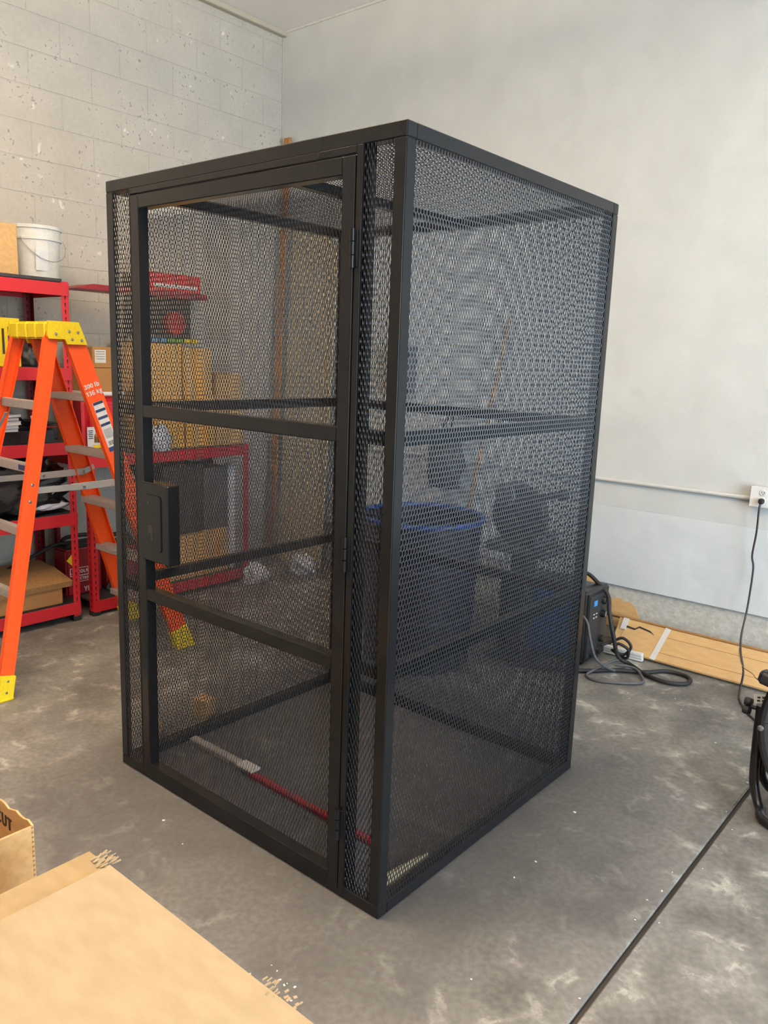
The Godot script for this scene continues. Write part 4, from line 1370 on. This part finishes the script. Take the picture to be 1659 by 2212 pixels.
	lathe(st, [Vector2(0, 0), Vector2(0.15, 0), Vector2(0.16, 0.012), Vector2(0.16, 0.05), Vector2(0.15, 0.062), Vector2(0, 0.062)], 30, Transform3D(Basis(Vector3.RIGHT, Vector3.BACK, Vector3.DOWN), Vector3(-0.02, 0.79, 0.0)))
	part("blade_guard", st, M.dark, t)
	st = S()
	lathe(st, [Vector2(0, 0), Vector2(0.06, 0), Vector2(0.066, 0.02), Vector2(0.066, 0.16), Vector2(0.05, 0.19), Vector2(0, 0.19)], 20, Transform3D(Basis(Vector3.RIGHT, Vector3.BACK, Vector3.DOWN), Vector3(-0.10, 0.89, -0.1)))
	part("motor", st, M.grey, t)
	st = S()
	pipe(st, smooth_path([Vector3(-0.06, 0.87, 0.04), Vector3(0.08, 0.90, 0.05), Vector3(0.2, 0.925, 0.05)], 5), 0.016, 8)
	lathe(st, [Vector2(0, 0.032), Vector2(0.024, 0.022), Vector2(0.032, 0.0), Vector2(0.024, -0.022), Vector2(0, -0.032)], 14, Transform3D(Basis(), Vector3(0.222, 0.928, 0.05)))
	part("handle", st, M.dark, t)
	# dark bundle and pole leaning on the back wall
	t = thing("duffel_bundle", "dark canvas bundle hanging from a hook on the back wall", "bundle", Vector3(-1.71, 0.70, -2.62))
	st = S()
	lump(st, Vector3(0, 0.2, 0), Vector3(0.13, 0.24, 0.08), 41, 0.4)
	part("body", st, M.dark, t)
	st = S()
	pipe(st, smooth_path([Vector3(-0.05, 0.4, 0), Vector3(0, 0.55, -0.05), Vector3(0.05, 0.4, 0)], 6), 0.01, 6)
	part("strap", st, M.rubber, t)
	st = S()
	pipe(st, PackedVector3Array([Vector3(-1.46, 0.0, -2.35), Vector3(-1.35, 1.84, -2.725)]), 0.014, 8)
	solo("pole", st, M.kraft, "brown wooden pole leaning on the back wall beside the dark bundle", "pole")
	t = thing("breaker_box", "small dark grey electrical box on the back wall, beside the cage's corner post", "electrical box", Vector3(-2.17, 1.35, WZ))
	st = S()
	cbox(st, Vector3(0, 0.16, 0.04), Vector3(0.2, 0.32, 0.08), 0.005)
	part("box", st, M.grey, t)
	st = S()
	cbox(st, Vector3(0, 0.16, 0.083), Vector3(0.18, 0.30, 0.006), 0.002)
	part("door", st, M.dark, t)
	# boards in the corner
	var bd := [[-3.33, 3.14, 0.06, M.wood, "tallest wooden board in the corner, its tip showing above the cage"],
		[-3.18, 2.52, 0.14, M.board, "wide tan board second from the corner behind the cage"],
		[-3.06, 2.44, 0.085, M.board, "narrow wooden board third from the corner behind the cage"],
		[-2.93, 2.48, 0.16, M.board, "wide tan board fourth from the corner behind the cage"],
		[-2.815, 2.35, 0.06, M.board, "shortest wooden board, furthest from the corner behind the cage"]]
	for r in bd:
		st = S()
		bar(st, Vector3(r[0] + 0.03, 0.005, -2.56), Vector3(r[0], r[1], -2.722), r[2], 0.02, Vector3(0, 0, 1), 0.003)
		solo("board", st, r[3], r[4], "board", "boards leaning in the corner")
	st = S()
	lump(st, Vector3(-2.80, 0.05, -2.42), Vector3(0.10, 0.09, 0.08), 51, 0.5)
	solo("white_bag", st, M.wrap, "crumpled white plastic bag on the floor near the leaning boards", "bag")
	st = S()
	lump(st, Vector3(-2.86, 0.05, -2.02), Vector3(0.08, 0.085, 0.1), 52, 0.4)
	solo("white_bag", st, M.wrap, "small white plastic bag on the floor at the low shelf's foot", "bag")

# ---------------------------------------------------------------- on the floor
func floor_things() -> void:
	var t := thing("straightedge", "long bar on the floor inside the cage, grey then red", "bar", Vector3(-0.83, 0.0, -0.28))
	var st := S()
	cbox(st, Vector3(-0.23, 0.0115, -0.01), Vector3(0.38, 0.022, 0.035), 0.003)
	part("grey_length", st, M.alu, t)
	st = S()
	cbox(st, Vector3(0.27, 0.0105, 0.015), Vector3(0.62, 0.02, 0.026), 0.003, Basis(Vector3.UP, -0.02))
	part("red_length", st, M.dark_red, t)
	st = S()
	cbox(st, Vector3(-0.06, 0.0275, 0.0), Vector3(0.09, 0.01, 0.05), 0.003)
	part("clear_sleeve", st, M.tape, t)
	st = S()
	cbox(st, Vector3(-1.40, 0.045, -0.46), Vector3(0.085, 0.09, 0.06), 0.003, Basis(Vector3.UP, 0.2))
	solo("wood_block", st, M.card, "tan offcut block on the floor past the cage, further from its door", "block")
	st = S()
	cbox(st, Vector3(-1.41, 0.04, -0.20), Vector3(0.07, 0.08, 0.06), 0.003, Basis(Vector3.UP, -0.25))
	solo("wood_block", st, M.card, "tan offcut block on the floor past the cage, beside its left front post", "block")
	st = S()
	prism(st, [Vector2(0.045, 0.002), Vector2(0.30, 0.002), Vector2(0.30, 0.042), Vector2(0.2, 0.062), Vector2(0.045, 0.082)], 0.006, Transform3D(Basis(Vector3(0, 0, -1), Vector3.UP, Vector3.RIGHT) , Vector3(-0.052, 0.0, 0.0)))
	solo("cardboard_strip", st, M.card_pale, "pale cardboard strip inside the cage at the bottom of its side panel", "cardboard")
	# small litter
	var spots := [Vector3(0.323, 0, 0.004), Vector3(0.563, 0, -1.56), Vector3(-0.041, 0, 0.354), Vector3(-0.112, 0, 0.377), Vector3(-0.857, 0, 0.124), Vector3(-0.137, 0, -2.06), Vector3(-0.105, 0, -2.0), Vector3(0.06, 0, -2.16), Vector3(0.129, 0, -2.05), Vector3(0.16, 0, -0.9), Vector3(0.19, 0, -0.433), Vector3(0.359, 0, -1.819), Vector3(0.55, 0, -0.802), Vector3(0.56, 0, -0.687), Vector3(-0.7, 0, 0.16), Vector3(0.2, 0, -0.55)]
	st = S()
	for i in spots.size():
		var s := rng.randf_range(0.003, 0.007)
		cbox(st, spots[i] + Vector3(0, s * 0.3, 0), Vector3(s * 1.6, s * 0.6, s), s * 0.2, Basis(Vector3.UP, rng.randf() * 3.0))
	for i in 26:
		var s := rng.randf_range(0.002, 0.005)
		var p := Vector3(rng.randf_range(0.54, 0.62), 0.0, rng.randf_range(-1.7, 0.1)) if i < 14 else Vector3(rng.randf_range(-0.1, 0.05), 0.0, rng.randf_range(0.3, 0.48))
		if p.x > 0.57 and p.x < 0.60:
			p.x -= 0.03
		cbox(st, p + Vector3(0, s * 0.3, 0), Vector3(s * 1.5, s * 0.6, s), s * 0.2, Basis(Vector3.UP, rng.randf() * 3.0))
	var o := solo("litter", st, M.offwhite, "scattered white crumbs and chips on the concrete floor", "litter")
	o.set_meta("kind", "stuff")

# ---------------------------------------------------------------- drum fan at the right edge
func fan() -> void:
	var c := Vector3(0.985, 0.375, -1.40)
	var R := 0.345
	var t := thing("drum_fan", "black drum fan on a bent tube stand at the right edge", "fan", Vector3(c.x, 0.0, c.z))
	var o := Vector3(0, c.y, 0)
	var ax := Transform3D(Basis(Vector3.RIGHT, Vector3.BACK, Vector3.DOWN), o)
	var st := S()
	lathe(st, [Vector2(R - 0.012, -0.10), Vector2(R, -0.105), Vector2(R + 0.012, -0.095), Vector2(R, -0.08), Vector2(R - 0.004, 0.08), Vector2(R + 0.012, 0.095), Vector2(R, 0.105), Vector2(R - 0.012, 0.10), Vector2(R - 0.012, -0.10)], 64, ax)
	part("drum", st, M.black_plastic, t)
	for s: float in [-1.0, 1.0]:
		st = S()
		for k in 8:
			var r := 0.06 + 0.036 * k
			var ring := []
			for j in 32:
				ring.append(o + Vector3(r * cos(TAU * j / 32), r * sin(TAU * j / 32), s * 0.1))
			pipe(st, PackedVector3Array(ring), 0.002, 5, true)
		for k in 8:
			var a := TAU * k / 8
			pipe(st, PackedVector3Array([o + Vector3(0.05 * cos(a), 0.05 * sin(a), s * 0.102), o + Vector3((R - 0.008) * cos(a), (R - 0.008) * sin(a), s * 0.1)]), 0.003, 5)
		part("grille", st, M.dark, t)
	for k in 3:
		st = S()
		var a := TAU * k / 3
		var bx := Basis(Vector3.BACK, a) * Basis(Vector3.RIGHT, 0.5)
		cbox(st, o + bx * Vector3(0.17, 0, 0), Vector3(0.26, 0.13, 0.004), 0.001, bx)
		part("blade", st, M.grey, t)
	st = S()
	lathe(st, [Vector2(0, -0.07), Vector2(0.06, -0.07), Vector2(0.065, -0.05), Vector2(0.065, 0.04), Vector2(0, 0.05)], 20, ax)
	part("motor", st, M.dark, t)
	# stand: a tube each side bent under the drum
	st = S()
	var xl := -R - 0.024
	pipe(st, smooth_path([Vector3(xl, 0.40, 0.02), Vector3(xl, 0.30, 0.02), Vector3(xl + 0.004, 0.16, 0.02), Vector3(xl + 0.012, 0.09, 0.02), Vector3(xl + 0.045, 0.03, 0.05), Vector3(xl + 0.10, 0.019, 0.12), Vector3(0, 0.019, 0.16), Vector3(-xl - 0.10, 0.019, 0.12), Vector3(-xl - 0.045, 0.03, 0.05), Vector3(-xl - 0.012, 0.09, 0.02), Vector3(-xl, 0.2, 0.02), Vector3(-xl, 0.40, 0.02)], 6), 0.017, 12)
	part("stand_tube", st, M.black_plastic, t)
	st = S()
	pipe(st, smooth_path([Vector3(xl + 0.03, 0.24, -0.01), Vector3(xl + 0.02, 0.12, -0.03), Vector3(xl + 0.06, 0.03, -0.10), Vector3(xl + 0.14, 0.019, -0.16), Vector3(0.2, 0.019, -0.18)], 6), 0.015, 10)
	part("rear_tube", st, M.black_plastic, t)
	st = S()
	pipe(st, PackedVector3Array([Vector3(xl - 0.045, 0.385, 0.02), Vector3(xl + 0.03, 0.385, 0.02)]), 0.008, 8)
	for k in 4:
		var a := TAU * k / 4 + 0.4
		lathe(st, [Vector2(0, 0.012), Vector2(0.014, 0.01), Vector2(0.016, 0), Vector2(0.014, -0.01), Vector2(0, -0.012)], 10, Transform3D(Basis(Vector3.UP, Vector3.RIGHT, Vector3.BACK), Vector3(xl - 0.045, 0.385 + 0.021 * cos(a), 0.02 + 0.021 * sin(a))))
	part("clamp_knob", st, M.rubber, t)
	st = S()
	lathe(st, [Vector2(0, 0.008), Vector2(0.008, 0.006), Vector2(0.011, 0.0)], 10, Transform3D(Basis(Vector3.RIGHT, Vector3.BACK, Vector3.DOWN), Vector3(-R + 0.002, 0.352, 0.108)))
	part("bolt", st, M.steel, t)
	st = S()
	cbox(st, Vector3(xl + 0.005, 0.43, 0.035), Vector3(0.06, 0.032, 0.002), 0.0, Basis(Vector3.BACK, 0.25))
	var lb := part("paper_label", st, M.white, t)
	st = S()
	for k in 2:
		for j in 3:
			cbox(st, Vector3(xl - 0.008 + 0.016 * j, 0.433 - 0.012 * k + 0.004 * j, 0.0365), Vector3(0.01, 0.006, 0.001), 0.0, Basis(Vector3.BACK, 0.25))
	part("printed_text", st, M.ink, lb)
	st = S()
	cbox(st, Vector3(-R + 0.03, 0.505, 0.04), Vector3(0.14, 0.05, 0.05), 0.012, Basis(Vector3.BACK, -0.2))
	part("switch_box", st, M.dark, t)

# ---------------------------------------------------------------- cartons in front
func torn(st: SurfaceTool, at: Vector3, dir: Vector3, n: int, spread: float, length: float) -> void:
	for k in n:
		var d := (dir + Vector3(rng.randf_range(-0.3, 0.3), rng.randf_range(-0.1, 0.35), rng.randf_range(-0.3, 0.3))).normalized()
		var p := at + Vector3(rng.randf_range(-spread, spread), rng.randf_range(-0.003, 0.003), rng.randf_range(-spread, spread))
		bar(st, p, p + d * length * rng.randf_range(0.5, 1.1), rng.randf_range(0.002, 0.006), 0.0012, Vector3.UP, 0.0)

func front_boxes() -> void:
	var y := 0.5
	var t := thing("large_carton", "large closed cardboard box nearest the camera with worn pale top", "box", Vector3(-0.21, 0, 0.75))
	var st := S()
	cb2(st, Vector3(0.0, 0, 0.004), Vector3(0.95, y - 0.012, 0.75), 0.004)
	part("body", st, M.card, t)
	st = S()
	cb2(st, Vector3(-0.002, y - 0.012, 0.0), Vector3(0.34, y - 0.006, 0.75), 0.0015)
	part("under_flap", st, M.card_mid, t)
	st = S()
	cb2(st, Vector3(0.08, y - 0.006, 0.0), Vector3(0.96, y, 0.75), 0.0015)
	var flap := part("top_flap", st, M.card_pale, t)
	flap.set_meta("label", "pale scuffed top flap")
	st = S()
	torn(st, Vector3(0.055, y - 0.005, 0.006), Vector3(0.15, 0.25, -1), 30, 0.02, 0.018)
	torn(st, Vector3(0.575, y - 0.004, 0.004), Vector3(0.2, 0.2, -1), 14, 0.02, 0.011)
	torn(st, Vector3(0.62, y - 0.004, 0.004), Vector3(0.3, 0.0, -1), 14, 0.03, 0.008)
	var fr := part("torn_edge", st, M.card_pale, t)
	fr.set_meta("kind", "stuff")
	# open box behind it
	t = thing("open_carton", "open cardboard box with cut wavy rim at the left edge", "box", Vector3(-0.457, 0, 0.755))
	var h := 0.45
	st = S()
	cb2(st, Vector3(-0.5, 0.0, 0.005), Vector3(0.0, 0.006, 0.4), 0.001)
	cb2(st, Vector3(-0.006, 0.0, 0.005), Vector3(0.0, h, 0.4), 0.001)
	cb2(st, Vector3(-0.5, 0.0, 0.395), Vector3(-0.006, h, 0.4), 0.001)
	cb2(st, Vector3(-0.5, 0.0, 0.005), Vector3(-0.494, h, 0.4), 0.001)
	part("body", st, M.card, t)
	st = S()
	var poly := [Vector2(-0.5, 0.0), Vector2(0.0, 0.0)]
	for k in 26:
		var x: float = -0.5 * k / 25.0
		poly.append(Vector2(x, h + 0.002 + 0.004 * sin(k * 1.9) + 0.003 * sin(k * 0.7)))
	prism(st, poly, 0.005, Transform3D(Basis(), Vector3(0, 0, 0)))
	part("back_panel", st, M.card, t)
	lettering("CUT", 0.033, Transform3D(Basis(Vector3.BACK, -0.02), Vector3(-0.147, h - 0.045, 0.006)), M.ink, t)
	st = S()
	for k in 36:
		cbox(st, Vector3(-0.003, h - 0.004 - 0.0125 * k, 0.0035), Vector3(0.0075, 0.0065, 0.006), 0.001, Basis(Vector3.BACK, 0.5 if k % 2 else -0.5))
	part("corrugated_edge", st, M.card_edge, t)
